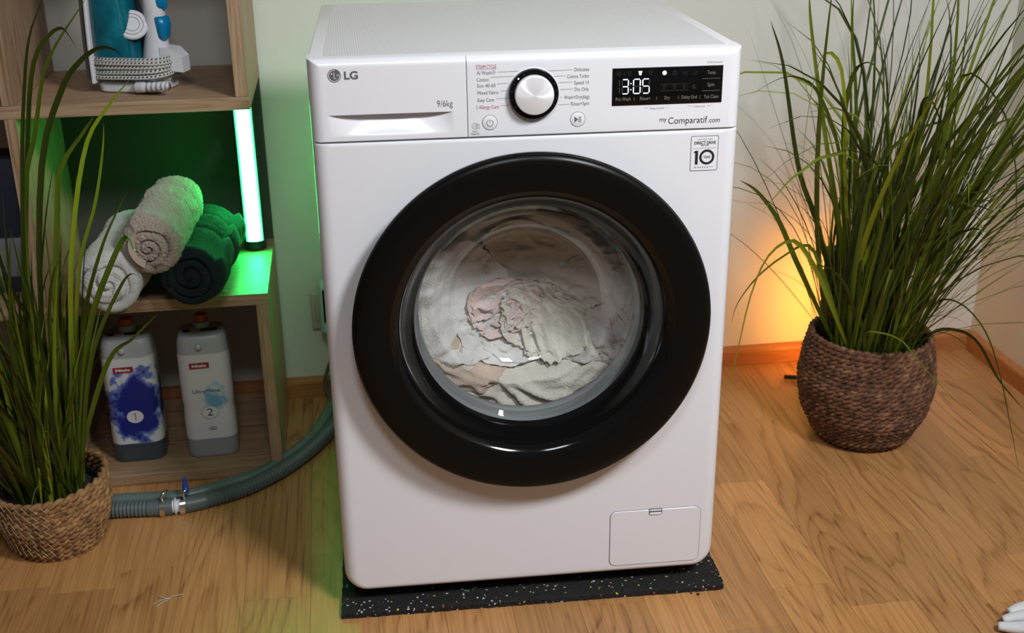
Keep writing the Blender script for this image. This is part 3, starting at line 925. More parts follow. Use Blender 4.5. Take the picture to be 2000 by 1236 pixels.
for z0, z1 in ((0.0228, 0.3557), (0.3783, 0.7182), (0.7408, 1.0807)):
    sp('divider_board', -0.8205, -0.8015, z0, z1, M['lam_z'], SY0+0.0005)
    sp('side_board', SX0, SX0+0.022, z0, z1, M['lam_z'], SY0+0.0005)
sp('back_board', -0.8015, SX1-0.001, 0.3785, 0.718, plain('dark_back_board', (0.055, 0.055, 0.048), 0.6), SY1-0.006, SY1-0.001)
cap_o = lathe('screw_cap', [(0.0065, 0), (0.0062, 0.0012), (0.004, 0.0016), (0.0001, 0.0017)], plain('cap_plastic', (0.5, 0.4, 0.28), 0.4), S, 24, 'Z', (-0.491-S.location.x, 0.507-S.location.y, 0.378))

# ------------------------------------------------------------------ LED tube lights
def led_mat(name, rgb, peak, edge):
    """diffuser: brightest along the strip of LEDs behind it, weaker toward the sides of the tube"""
    m, nt, b = new_mat(name)
    b.inputs['Base Color'].default_value = (0.6, 0.6, 0.6, 1)
    b.inputs['Roughness'].default_value = 0.4
    tc = N(nt, 'ShaderNodeTexCoord')
    sepx = N(nt, 'ShaderNodeSeparateXYZ')
    nt.links.new(tc.outputs['Object'], sepx.inputs[0])
    ay = math_node(nt, 'MULTIPLY', sepx.outputs['Y'], -1/0.021)
    mr = N(nt, 'ShaderNodeMapRange', interpolation_type='SMOOTHSTEP')
    mr.inputs['From Min'].default_value = 0.74; mr.inputs['From Max'].default_value = 0.90
    mr.inputs['To Min'].default_value = edge; mr.inputs['To Max'].default_value = peak
    nt.links.new(ay, mr.inputs['Value'])
    b.inputs['Emission Color'].default_value = (*rgb, 1)
    nt.links.new(mr.outputs[0], b.inputs['Emission Strength'])
    return m

def led_tube(name, loc, rz, h, mat, label, foot=False):
    root = empty(name, loc, rz)
    R = 0.021
    def shell(nm, a0, a1, z0, z1, r, mt, n=28):
        vs, fs = [], []
        nz_ = 2
        angs = [math.radians(a0+(a1-a0)*i/n) for i in range(n+1)]
        for z in (z0, z1):
            for a in angs: vs.append((r*math.cos(a), r*math.sin(a), z))
        for i in range(n): fs.append((i, i+1, n+2+i, n+1+i))
        b = len(vs)
        for z in (z0, z1):
            for a in angs: vs.append(((r-0.0015)*math.cos(a), (r-0.0015)*math.sin(a), z))
        for i in range(n): fs.append((b+i+1, b+i, b+n+1+i, b+n+2+i))
        fs += [(0, b, b+n+1, n+1), (n, 2*n+1, b+2*n+1, b+n)]
        return mesh_obj(nm, vs, fs, mt, root, smooth=True)
    lathe('base_cap', [(0.0001, 0), (R, 0), (R+0.0008, 0.002), (R+0.0008, 0.019), (R, 0.020), (0.0001, 0.020)], M['blackmatte'], root, 40)
    # diffuser: gently bowed front; the opaque housing holds it from the sides and behind
    n = 28; vs, fs = [], []
    for z in (0.020, h-0.024):
        for i in range(n+1):
            s = -1 + 2*i/n
            vs.append((0.0172*s, -0.0145 - 0.0062*math.cos(s*PI/2)**0.9, z))
    for i in range(n): fs.append((i, i+1, n+2+i, n+1+i))
    mesh_obj('diffuser', vs, fs, mat, root, smooth=True)
    shell('housing', -38, 218, 0.020, h-0.024, R+0.0003, M['blackmatte'])
    lathe('top_cap', [(0.0001, h-0.024), (R, h-0.024), (R+0.0008, h-0.022), (R+0.0008, h-0.003), (R-0.001, h), (0.0001, h)], M['blackmatte'], root, 40)
    if foot:
        for a in (-150, -30, 90):
            t = math.radians(a)
            tube('tripod_foot', [(0.015*math.cos(t), 0.015*math.sin(t), 0.014), (0.05*math.cos(t), 0.05*math.sin(t), 0.010), (0.085*math.cos(t), 0.085*math.sin(t), 0.006)], [0.006, 0.0055, 0.005], M['blackmatte'], root, 8)
    tag(root, label, 'lamp')
    return root
GREEN = led_mat('green_led_diffuser', (0.018, 1.0, 0.18), 90.0, 3.0)
led_tube('led_tube_light', (-0.4465, 0.752, 0.378), math.radians(2), 0.316, GREEN, 'green glowing LED tube light standing upright on the oak shelf')
ORANGE = led_mat('orange_led_diffuser', (1.0, 0.37, 0.050), 31.0, 12.0)
lt2 = led_tube('led_tube_light', (0.775, 0.685, 0.0), math.radians(180), 0.325, ORANGE, 'black LED tube lamp hidden behind the brown basket, lighting the wall orange', True)
print_obj('screen', [([(-0.008, 0.235), (0.008, 0.235), (0.008, 0.25), (-0.008, 0.25)], [(0, 1, 2, 3)])], 0, emit('lamp_screen_blue', (0.15, 0.35, 0.9), 0.6), lt2, to3d=lambda p: (-p[0], 0.0215, p[1]))

# ------------------------------------------------------------------ rolled towels
def terry(name, col, bump=0.6, scale=420, sheen=0.3):
    m, nt, b = new_mat(name)
    b.inputs['Roughness'].default_value = 0.95
    b.inputs['Sheen Weight'].default_value = sheen
    geo = N(nt, 'ShaderNodeNewGeometry')
    nz = N(nt, 'ShaderNodeTexNoise'); nz.inputs['Scale'].default_value = scale; nz.inputs['Detail'].default_value = 3
    nt.links.new(geo.outputs['Position'], nz.inputs['Vector'])
    c = Vector(col)
    cr = ramp(nt, [(0.35, tuple(c*0.72)), (0.6, tuple(c))])
    nt.links.new(nz.outputs['Fac'], cr.inputs[0]); nt.links.new(cr.outputs[0], b.inputs['Base Color'])
    bp = N(nt, 'ShaderNodeBump'); bp.inputs['Strength'].default_value = bump; bp.inputs['Distance'].default_value = 0.004
    nt.links.new(nz.outputs['Fac'], bp.inputs['Height']); nt.links.new(bp.outputs['Normal'], b.inputs['Normal'])
    return m

def rolled_towel(name, p0, p1, r, mat, label, seed, turns=3.2, start=0.0, fuzz=0.0022, stp=0.006, squash=1.0):
    """a rolled towel from its front end p0 to its back end p1: outer sleeve with an overlapping edge, spiral ends"""
    p0 = Vector(p0); p1 = Vector(p1)
    root = empty(name, ((p0.x+p1.x)/2, (p0.y+p1.y)/2, min(p0.z, p1.z) - r*squash))
    ax = (p1-p0).normalized(); L = (p1-p0).length
    side = ax.cross(Vector((0, 0, 1))).normalized(); up = side.cross(ax).normalized()
    off = Vector((seed*11.3, seed*2.1, seed*5.7))
    NT, NL = 150, 84
    vs, fs = [], []
    def pt(t, u, rr):
        q = p0 + ax*u + side*math.cos(t)*rr + up*math.sin(t)*rr*squash
        return q
    def disp(q, k=1.0):
        return fuzz*k*(mnoise.noise(q*230+off) + 0.6*mnoise.noise(q*520+off)) + 0.006*mnoise.noise(q*16+off)
    er = 0.018  # rounding of the ends
    # outer sleeve: spiral step at the free edge
    for j in range(NL+1):
        u = L*j/NL
        d = min(u, L-u)
        shr = 0.0 if d > er else (er - math.sqrt(max(0, er*er-(er-d)**2)))
        # soft creases where the towel is folded in thirds
        cre = 0.004*math.exp(-((u/L-0.52+0.05*math.sin(seed))/0.028)**2) + 0.003*math.exp(-((u/L-0.75)/0.03)**2)
        for i in range(NT):
            t = 2*PI*i/NT + start
            step = stp*(i/NT)   # grows around, drops at the free edge
            rr = r - stp + step - shr - cre
            q = pt(t, u, rr)
            n = (q - (p0+ax*u)).normalized()
            vs.append(q + n*disp(q))
    for j in range(NL):
        for i in range(NT):
            k = (i+1) % NT
            fs.append((j*NT+i, j*NT+k, (j+1)*NT+k, (j+1)*NT+i))
    # ends: polar grid with a spiral groove
    def end(u0, sgn, rowbase):
        NR = 30
        prev = [rowbase+i for i in range(NT)]
        for a in range(1, NR+1):
            f = 1 - a/NR
            rr0 = (r - er - 0.003)*f
            row = []
            for i in range(NT):
                t = 2*PI*i/NT + start
                ph = (rr0/(r-er)*turns + i/NT + 0.35*mnoise.noise(Vector((math.cos(t)*rr0*22, math.sin(t)*rr0*22, seed)))) % 1.0
                gr = math.exp(-((min(ph, 1-ph))/0.13)**2)
                q = pt(t, u0, rr0)
                w = mnoise.noise(q*40+off)*0.005
                z = 0.008*gr - 0.010*(1-f)**0.7 + w
                q = q + ax*sgn*z + ax*sgn*fuzz*1.0*mnoise.noise(q*260+off)
                vs.append(q); row.append(len(vs)-1)
            for i in range(NT):
                k = (i+1) % NT
                fs.append((prev[i], row[i], row[k], prev[k]) if sgn > 0 else (prev[k], row[k], row[i], prev[i]))
            prev = row
    end(0.0, 1, 0)
    end(L, -1, NL*NT)
    vs = [v - root.location for v in vs]
    o = mesh_obj('towel_roll', vs, fs, mat, root, smooth=True)
    tag(root, label, 'towel', 'rolled towels')
    return root, (p0, ax, side, up)
T_white = terry('white_terry', (0.62, 0.60, 0.58), 0.35)
T_beige = terry('beige_terry', (0.47, 0.38, 0.315), 0.9, 330)
T_dark = terry('dark_teal_terry', (0.004, 0.014, 0.019), 0.5, 420, 0.0)
rolled_towel('rolled_towel', (-0.680, 0.420, 0.4385), (-0.668, 0.69, 0.440), 0.0610, T_white, 'white rolled towel under the beige one, nearest the grass', 1, 1.5, 1.2, 0.0010)
rolled_towel('rolled_towel', (-0.538, 0.420, 0.4405), (-0.520, 0.70, 0.443), 0.0625, T_dark, 'dark blue-green rolled towel beside the glowing tube', 2, 2.6, 0.55, 0.0012, 0.013)
rb, fr_ = rolled_towel('rolled_towel', (-0.600, 0.412, 0.5020), (-0.580, 0.665, 0.510), 0.0565, T_beige, 'beige rolled towel lying on top of the other two', 3, 2.6, 2.2, 0.0026)
# woven hem showing in the end of the beige roll
p0, ax, sd, up = fr_
hem = []
for i in range(13):
    a = math.radians(120 + 130*i/12)
    hem.append(p0 + sd*math.cos(a)*(0.030-0.0005*i) + up*math.sin(a)*0.030 - ax*0.004)
hv, hf = [], []
for i, q in enumerate(hem):
    rad = (q - p0).normalized()
    for s in (-0.006, 0.006):
        hv.append(q + rad*s - ax*(0.004 if s > 0 else 0.0015) - rb.location)
for i in range(12): hf.append((2*i, 2*i+1, 2*i+3, 2*i+2))
mesh_obj('woven_hem', hv, hf, plain('hem_fabric', (0.46, 0.36, 0.30), 0.8), rb, smooth=True)

# ------------------------------------------------------------------ detergent bottles
def ink_label(name, deep, soft, amount, c):
    """white label with a cloud of ink printed in its lower half (object coordinates of the label)"""
    m, nt, b = new_mat(name)
    b.inputs['Roughness'].default_value = 0.5
    tc = N(nt, 'ShaderNodeTexCoord')
    sub = N(nt, 'ShaderNodeVectorMath', operation='SUBTRACT'); sub.inputs[1].default_value = c
    nt.links.new(tc.outputs['Object'], sub.inputs[0])
    sc = N(nt, 'ShaderNodeVectorMath', operation='MULTIPLY'); sc.inputs[1].default_value = (21.0, 0.0, 16.0)
    nt.links.new(sub.outputs[0], sc.inputs[0])
    ln_ = N(nt, 'ShaderNodeVectorMath', operation='LENGTH'); nt.links.new(sc.outputs[0], ln_.inputs[0])
    nz = N(nt, 'ShaderNodeTexNoise'); nz.inputs['Scale'].default_value = 28; nz.inputs['Detail'].default_value = 5; nz.inputs['Roughness'].default_value = 0.6
    nt.links.new(tc.outputs['Object'], nz.inputs['Vector'])
    k = math_node(nt, 'MULTIPLY_ADD', nz.outputs['Fac'], 2.6, math_node(nt, 'MULTIPLY', ln_.outputs['Value'], -1.0))
    k2 = math_node(nt, 'ADD', k, amount)
    cr = ramp(nt, [(0.0, (0.70, 0.70, 0.72)), (0.28, (0.70, 0.70, 0.72)), (0.45, soft), (0.75, deep), (1.0, deep)])
    nt.links.new(k2, cr.inputs[0]); nt.links.new(cr.outputs[0], b.inputs['Base Color'])
    return m

M['bottle_plastic'] = plain('milky_plastic', (0.42, 0.43, 0.45), 0.35, vary=0.03, bscale=60)
M['liquid_dark'] = plain('bottle_foot_dark', (0.05, 0.065, 0.085), 0.3)
M['liquid_pale'] = plain('bottle_foot_pale', (0.30, 0.31, 0.33), 0.3)
M['cap_orange'] = plain('orange_cap', (0.50, 0.09, 0.012), 0.45)
M['tag_red'] = plain('red_print_tag', (0.33, 0.012, 0.025), 0.5)
M['labelwhite'] = plain('label_white', (0.72, 0.72, 0.74), 0.5)
M['navy'] = plain('navy_print', (0.02, 0.04, 0.16), 0.5)
M['blueprint'] = plain('blue_print', (0.04, 0.12, 0.42), 0.5)

def detergent(loc, rz, num, foot_mat, label_mat, label):
    root = empty('detergent_bottle', loc, rz)
    BW, BD = 0.098, 0.084
    def sect(z):
        # width factor: slight waist a third of the way up, shoulders round off
        k = 1.0 - 0.03*math.exp(-((z-0.105)/0.015)**2) - 0.02*max(0, (z-0.15)/0.1)
        if z < 0.010: k *= 0.94 + 0.06*math.sqrt(max(0, 1-(1-z/0.010)**2))
        if z > 0.222:
            t = (z-0.222)/0.034
            k *= 1 - 0.05*t - 0.09*max(0, t-0.6)**2/0.16
        return k
    def ring(z, e=0.0):
        k = sect(z)
        return [(p[0], p[1], z) for p in rrect(BW*k+e, BD*k+e, 0.022*k, 6)]
    zsb = [0, 0.002, 0.005, 0.010, 0.02, 0.03, 0.040]
    loft('bottle_foot', [ring(z) for z in zsb], foot_mat, root, sharp=60)
    zs = [0.040+i*(0.222-0.040)/20 for i in range(21)]
    body = loft('bottle_body', [ring(z) for z in zs + [0.232, 0.240, 0.246, 0.251, 0.254, 0.256]], M['bottle_plastic'], root, sharp=60)
    # wrap-around label: front face and the rounded corners
    vs, fs = [], []
    zl = [0.041+i*(0.221-0.041)/20 for i in range(21)]
    idx = None
    for z in zl:
        rg = ring(z, 0.0008)
        # order: start at the right back corner, keep the points with y < back
        pts = [p for p in rg if p[1] < BD*0.36]
        pts.sort(key=lambda p: math.atan2(p[0], -p[1]))
        if idx is None: idx = len(pts)
        pts = pts[:idx]
        vs += pts
    n = idx
    for j in range(len(zl)-1):
        for i in range(n-1):
            fs.append((j*n+i, j*n+i+1, (j+1)*n+i+1, (j+1)*n+i))
    lab = mesh_obj('bottle_label', vs, fs, label_mat, root, smooth=True)
    yf = lambda z: -(BD*sect(z))/2 - 0.0009
    def pr(nm, pieces, mt, e=0.0):
        return print_obj(nm, pieces, 0, mt, lab, to3d=lambda p: (p[0], yf(p[1]) - e, p[1]))
    def rect(x0, x1, z0, z1): return ([(x0, z0), (x1, z0), (x1, z1), (x0, z1)], [(0, 1, 2, 3)])
    pr('brand_tag', [rect(-0.027, 0.010, 0.192, 0.204)], M['tag_red'], 0.0003)
    pr('brand_lettering', [T('Miele', -0.022, 0.005, 0.1955, 0.0052, 0.04)], M['labelwhite'], 0.0006)
    pr('name_lettering', [T('UltraPhase', -0.026, 0.025, 0.1405, 0.0075)], M['navy'], 0.0004)
    c = (0.002, 0.0985)
    disc = [(c[0]+0.0158*math.cos(2*PI*i/32), c[1]+0.0135*math.sin(2*PI*i/32)) for i in range(32)]
    pr('number_disc', [(disc, [tuple(range(32))])], M['labelwhite'], 0.0004)
    pr('number_lettering', [T(num, c[0]-0.0055, c[0]+0.0055, c[1]-0.0075, 0.0150) if num != '1' else stroke_flat([(c[0]-0.0035, c[1]+0.0045), (c[0]+0.0006, c[1]+0.0072), (c[0]+0.0006, c[1]-0.0075)], 0.0013), stroke_flat(disc, 0.0005, True)], M['navy'], 0.0008)
    z0 = 0.0605
    pr('wash_icon', [stroke_flat([(-0.003, z0+0.004), (0.0, z0+0.0055), (0.009, z0+0.0055), (0.0115, z0+0.004), (0.0095, z0), (-0.001, z0)], 0.0013, True), stroke_flat([(0.0, z0+0.002), (0.008, z0+0.002)], 0.001)], M['blueprint'], 0.0004)
    # shoulder nub, slots of the carrying grip, neck and cap
    nub = lathe('shoulder_nub', [(0.0065, 0.0), (0.0060, 0.004), (0.004, 0.006), (0.0001, 0.0065)], M['bottle_plastic'], body, 20)
    nub.location = (-0.006, -0.041, 0.236); nub.rotation_euler = (math.radians(65), 0, 0)
    box('grip_slot', -0.034, -0.022, -0.010, 0.004, 0.2545, 0.2566, M['blackmatte'], body, 0.0005, 1)
    box('grip_slot', -0.002, 0.030, -0.010, 0.004, 0.2545, 0.2566, M['blackmatte'], body, 0.0005, 1)
    lathe('bottle_neck', [(0.017, 0.254), (0.016, 0.262), (0.0125, 0.267)], M['bottle_plastic'], root, 32, 'Z', (0.0, 0.020, 0))
    lathe('bottle_cap', [(0.0128, 0.2655), (0.0132, 0.267), (0.0132, 0.278), (0.0120, 0.2805), (0.0001, 0.281)], M['cap_orange'], root, 32, 'Z', (0.0, 0.020, 0), sharp=30)
    tag(root, label, 'bottle', 'detergent bottles in the bottom cube')
    return root
LB1 = ink_label('label_dark_blue_ink', (0.010, 0.018, 0.22), (0.16, 0.22, 0.58), 0.28, (0.006, -0.043, 0.118))
LB2 = ink_label('label_pale_blue_ink', (0.16, 0.40, 0.60), (0.50, 0.62, 0.70), -0.52, (0.012, -0.043, 0.128))
detergent((-0.692, 0.578, 0.0227), math.radians(2), '1', M['liquid_dark'], LB1, 'detergent bottle with dark blue ink cloud and number 1')
detergent((-0.551, 0.574, 0.0227), math.radians(3), '2', M['liquid_pale'], LB2, 'detergent bottle with pale blue ink swirls and number 2')

# ------------------------------------------------------------------ steam iron standing on its heel
def translucent_teal():
    m, nt, b = new_mat('teal_tank')
    b.inputs['Base Color'].default_value = (0.0, 0.105, 0.145, 1)
    b.inputs['Roughness'].default_value = 0.12
    b.inputs['Coat Weight'].default_value = 0.4
    geo = N(nt, 'ShaderNodeNewGeometry')
    nz = N(nt, 'ShaderNodeTexNoise'); nz.inputs['Scale'].default_value = 26; nz.inputs['Detail'].default_value = 6
    nt.links.new(geo.outputs['Position'], nz.inputs['Vector'])
    cr = ramp(nt, [(0.35, (0.0, 0.075, 0.115)), (0.55, (0.0, 0.12, 0.16)), (0.75, (0.01, 0.20, 0.23))])
    nt.links.new(nz.outputs['Fac'], cr.inputs[0]); nt.links.new(cr.outputs[0], b.inputs['Base Color'])
    return m
def braid_mat():
    m, nt, b = new_mat('braided_cord')
    b.inputs['Roughness'].default_value = 0.8
    uv = N(nt, 'ShaderNodeUVMap')
    sepu = N(nt, 'ShaderNodeSeparateXYZ'); nt.links.new(uv.outputs[0], sepu.inputs[0])
    a = math_node(nt, 'MULTIPLY', sepu.outputs[0], 150.0)
    a2 = math_node(nt, 'MULTIPLY_ADD', sepu.outputs[1], 2.0, a)
    f1 = math_node(nt, 'FRACT', a2)
    v2 = math_node(nt, 'FRACT', math_node(nt, 'MULTIPLY', sepu.outputs[1], 4.0))
    c1 = math_node(nt, 'GREATER_THAN', f1, 0.5); c2 = math_node(nt, 'GREATER_THAN', v2, 0.5)
    mul = math_node(nt, 'MULTIPLY', c1, c2)
    mx = N(nt, 'ShaderNodeMix', data_type='RGBA')
    mx.inputs[6].default_value = (0.50, 0.49, 0.46, 1); mx.inputs[7].default_value = (0.035, 0.033, 0.03, 1)
    nt.links.new(mul, mx.inputs[0]); nt.links.new(mx.outputs[2], b.inputs['Base Color'])
    return m
M['teal'] = translucent_teal()
M['iron_white'] = plain('iron_white_plastic', (0.60, 0.60, 0.63), 0.3)
M['iron_blue'] = plain('iron_blue_button', (0.0, 0.17, 0.36), 0.3)
M['sole'] = plain('sole_plate_metal', (0.18, 0.17, 0.15), 0.35, metal=0.8)
IR = empty('steam_iron', (-0.672, 0.620, 0.7408), math.radians(-18))
IR.scale = (1.02, 1.02, 1.02)
tag(IR, 'white and teal steam iron standing upright with its cord wound round it', 'iron')
def halfw(z):
    """half width of the sole at height z (heel at the bottom, tip on top)"""
    t = min(1.0, max(0.0, (z-0.02)/0.25))
    return 0.056*math.sqrt(max(0.0, 1-t**2.2)) + 0.001
def sole_ring(x, z0=0.022, s=1.0, n=18):
    pts = []
    for i in range(n+1):
        z = z0 + (0.268*s - z0)*(1-math.cos(PI/2*i/n))**0.8 if False else z0 + (0.268*s-z0)*i/n
        pts.append((x, halfw(z/s)*s, z))
    back = [(p[0], -p[1], p[2]) for p in reversed(pts)]
    return pts + back
loft('sole_plate', [sole_ring(-0.002, 0.026, 1.0), sole_ring(0.003, 0.024, 1.01)], M['sole'], IR)
loft('skirt', [sole_ring(0.0045, 0.020, 0.97), sole_ring(0.006, 0.018, 1.0), sole_ring(0.009, 0.018, 1.0), sole_ring(0.011, 0.018, 0.97)], M['iron_white'], IR)
# water tank: bulging body between skirt and handle
def tank_ring(z):
    w = halfw(z)*0.95; t = (z-0.03)/0.22
    x0 = 0.009; x1 = 0.082 - 0.030*max(0, t)**1.6
    xc = (x0+x1)/2; hx = (x1-x0)/2
    pts = []
    for i in range(28):
        a = 2*PI*i/28
        ca, sa = math.cos(a), math.sin(a)
        pts.append((xc + hx*math.copysign(abs(ca)**0.6, ca), w*math.copysign(abs(sa)**(0.65 if ca > 0 else 0.22), sa), z))
    return pts
tank = loft('water_tank', [tank_ring(z) for z in (0.028, 0.032, 0.05, 0.075, 0.10, 0.13, 0.16, 0.19, 0.22, 0.243, 0.255)], M['teal'], IR, sharp=60)
# handle
def oval(c, d, rx, ry, n=20):
    """oval section at c, axis direction d in the x-z plane"""
    d = Vector(d).normalized(); nx_ = Vector((d.z, 0, -d.x))
    return [Vector(c) + nx_*rx*math.cos(2*PI*i/n) + Vector((0, 1, 0))*ry*math.sin(2*PI*i/n) for i in range(n)]
hp = [((0.100, 0, 0.018), (0, 0, 1), 0.026, 0.030), ((0.101, 0, 0.035), (0, 0, 1), 0.026, 0.029), ((0.103, 0, 0.065), (0, 0, 1), 0.022, 0.024), ((0.106, 0, 0.095), (0, 0, 1), 0.020, 0.021), ((0.108, 0, 0.13), (-0.05, 0, 1), 0.018, 0.019), ((0.105, 0, 0.165), (-0.2, 0, 1), 0.017, 0.018), ((0.095, 0, 0.20), (-0.45, 0, 1), 0.018, 0.019), ((0.076, 0, 0.232), (-0.8, 0, 1), 0.019, 0.021), ((0.050, 0, 0.250), (-1, 0, 0.5), 0.017, 0.022), ((0.030, 0, 0.258), (-1, 0, 0.4), 0.012, 0.018)]
handle = loft('handle', [oval(*h_) for h_ in hp], M['iron_white'], IR, sharp=60)
# spray button block and steam slider on the handle
loft('spray_button', [oval((0.118, -0.004, 0.083), (0.1, 0, 1), 0.006, 0.008), oval((0.122, -0.004, 0.092), (0, 0, 1), 0.010, 0.0145), oval((0.123, -0.004, 0.112), (0, 0, 1), 0.012, 0.0175), oval((0.121, -0.004, 0.123), (0, 0, 1), 0.012, 0.017), oval((0.119, -0.004, 0.126), (0, 0, 1), 0.009, 0.013)], M['iron_blue'], handle, sharp=60)
sl = box('steam_slider', 0.110, 0.1285, -0.013, 0.011, 0.141, 0.154, M['iron_blue'], handle, 0.002, 2)
box('slider_knob', 0.112, 0.133, -0.0065, -0.001, 0.137, 0.154, M['iron_blue'], handle, 0.002, 2)
# temperature dial under the handle
dl = lathe('temperature_dial', [(0.026, 0.0), (0.0265, 0.004), (0.0245, 0.0065), (0.0001, 0.007)], M['iron_white'], IR, 40, 'Z')
dl.location = (0.076, -0.024, 0.112); dl.rotation_euler = (math.radians(50), math.radians(38), 0)
for q in (0.0125, 0.0185):
    dr = [(0.0,)]
    v2, f2 = stroke_flat(arc(0, 0, q, 0, 360, 32)[:-1], 0.0007, True)
    mesh_obj('dial_marks', [(p[0], p[1], 0.0074) for p in v2], f2, M['ink'], dl)
# heel base and cord lug
def rr_ring(z, x0, x1, w, r=0.016):
    return [((x0+x1)/2 + p[0], p[1], z) for p in rrect(x1-x0, w, r, 6)]
loft('heel', [rr_ring(0.0, 0.012, 0.118, 0.082), rr_ring(0.003, 0.008, 0.122, 0.090), rr_ring(0.015, 0.006, 0.122, 0.092), rr_ring(0.020, 0.010, 0.118, 0.086)], M['iron_white'], IR)
loft('cord_lug', [[Vector((0.118, y, z)) for y, z in ((-0.02, 0.042), (0.02, 0.042), (0.02, 0.075), (-0.02, 0.075))], [Vector((0.140, y, z)) for y, z in ((-0.018, 0.034), (0.018, 0.034), (0.018, 0.072), (-0.018, 0.072))], [Vector((0.155, y, z)) for y, z in ((-0.015, 0.032), (0.015, 0.032), (0.015, 0.058), (-0.015, 0.058))]], M['iron_white'], IR)
# wound cord: five turns round the heel
path = []
for i in range(5*40+1):
    a = 2*PI*i/40
    k = i/40
    z = 0.024 + 0.0072*k + 0.0016*math.sin(a*1.0 + k)
    rr_ = 1.0 + 0.02*math.sin(k*2.1)
    ca, sa = math.cos(a), math.sin(a)
    path.append(Vector((0.066 + (0.068*rr_)*math.copysign(abs(ca)**0.55, ca), (0.054*rr_)*math.copysign(abs(sa)**0.55, sa), z)))
tube('wound_cord', path, 0.0039, braid_mat(), IR, 10)
sr = []
srr = []
for i in range(40):
    t = i/39
    sr.append(Vector((0.085 + 0.062*t, -0.052 - 0.010*t, 0.012 + 0.006*t)))
    srr.append(0.0095 - 0.002*t if i < 10 else (0.0080 if (i//3) % 2 else 0.0060))
tube('strain_relief', sr, srr, M['iron_white'], IR, 14)

# ------------------------------------------------------------------ cartons in the left column of the shelf
def carton(name, x0, x1, y0, y1, z0, z1, m1, m2, label):
    r = empty(name, ((x0+x1)/2, (y0+y1)/2, z0))
    lx, ly, lz = (x1-x0)/2, (y1-y0)/2, z1-z0
    box('carton_body', -lx, lx, -ly, ly, 0, lz, m1, r, 0.0015, 2)
    box('carton_band', -lx-0.0004, lx+0.0004, -ly-0.0004, ly+0.0004, lz*0.12, lz*0.42, m2, r, 0.0015, 2)
    tag(r, label, 'box')
carton('carton_box', -0.93, -0.828, 0.56, 0.66, 0.7408, 0.93, plain('red_carton', (0.30, 0.015, 0.02), 0.5), plain('carton_white', (0.55, 0.55, 0.55), 0.5), 'red and white carton at the left edge above the shelf board')
carton('carton_box', -0.945, -0.838, 0.57, 0.66, 0.3785, 0.63, plain('navy_carton', (0.03, 0.035, 0.07), 0.5), plain('carton_grey', (0.30, 0.31, 0.34), 0.5), 'dark blue and grey carton at the left edge behind the tall grass')

# ------------------------------------------------------------------ hoses on the floor
M['hose'] = plain('grey_hose', (0.10, 0.125, 0.125), 0.42, vary=0.06, bscale=60)
M['hose_smooth'] = plain('grey_green_hose', (0.115, 0.155, 0.145), 0.38, vary=0.05, bscale=60)
HR = 0.0142
hp_ = [(-1.30, 0.36, HR), (-1.05, 0.372, HR), (-0.85, 0.372, HR), (-0.723, 0.372, HR), (-0.62, 0.366, HR), (-0.55, 0.380, HR), (-0.48, 0.412, HR+.001), (-0.415, 0.470, HR+.002), (-0.36, 0.545, HR+.003), (-0.318, 0.625, HR+.006), (-0.285, 0.70, HR+.015), (-0.24, 0.74, HR+.03), (-0.18, 0.74, HR+.08)]
P = catmull(hp_, 1600)
# arc-length parameter
S_ = [0.0]
for a, b_ in zip(P[:-1], P[1:]): S_.append(S_[-1] + (b_-a).length)
def sub(i0, i1, ribbed):
    pts, rad = [], []
    for i in range(i0, i1+1):
        pts.append(P[i])
        rad.append(HR + (0.0014*math.sin(S_[i]*2*PI/0.0070) if ribbed else 0.0))
    return pts, rad
def idx_at_x(x):
    return min(range(len(P)), key=lambda i: abs(P[i].x - x))
hose = empty('drain_hose', (-0.6, 0.37, 0))
tag(hose, 'grey corrugated drain hose with clamped joint curving over the floor', 'hose')
def hpart(name, pts, rad, mat, seg=18):
    o = tube(name, [p - hose.location for p in pts], rad, mat, hose, seg)
    return o
ia, ib, ic_, id_ = idx_at_x(-0.655), idx_at_x(-0.612), idx_at_x(-0.596), idx_at_x(-0.553)
hpart('corrugated_hose', *sub(0, ia, True), M['hose'])
hpart('hose_cuff', sub(ia, ib, False)[0], [HR+0.0012]*(ib-ia+1), M['hose'])
hpart('hose_connector', sub(ib-2, ic_+2, False)[0], [HR-0.0020]*(ic_-ib+5), M['labelwhite'])
i_m = (ib+ic_)//2
hpart('connector_flange', sub(i_m-7, i_m-2, False)[0], [HR+0.0018]*6, M['labelwhite'])
hpart('hose_cuff', sub(ic_, id_, False)[0], [HR+0.0012]*(id_-ic_+1), M['hose'])
hpart('corrugated_hose', *sub(id_, len(P)-1, True), M['hose'])
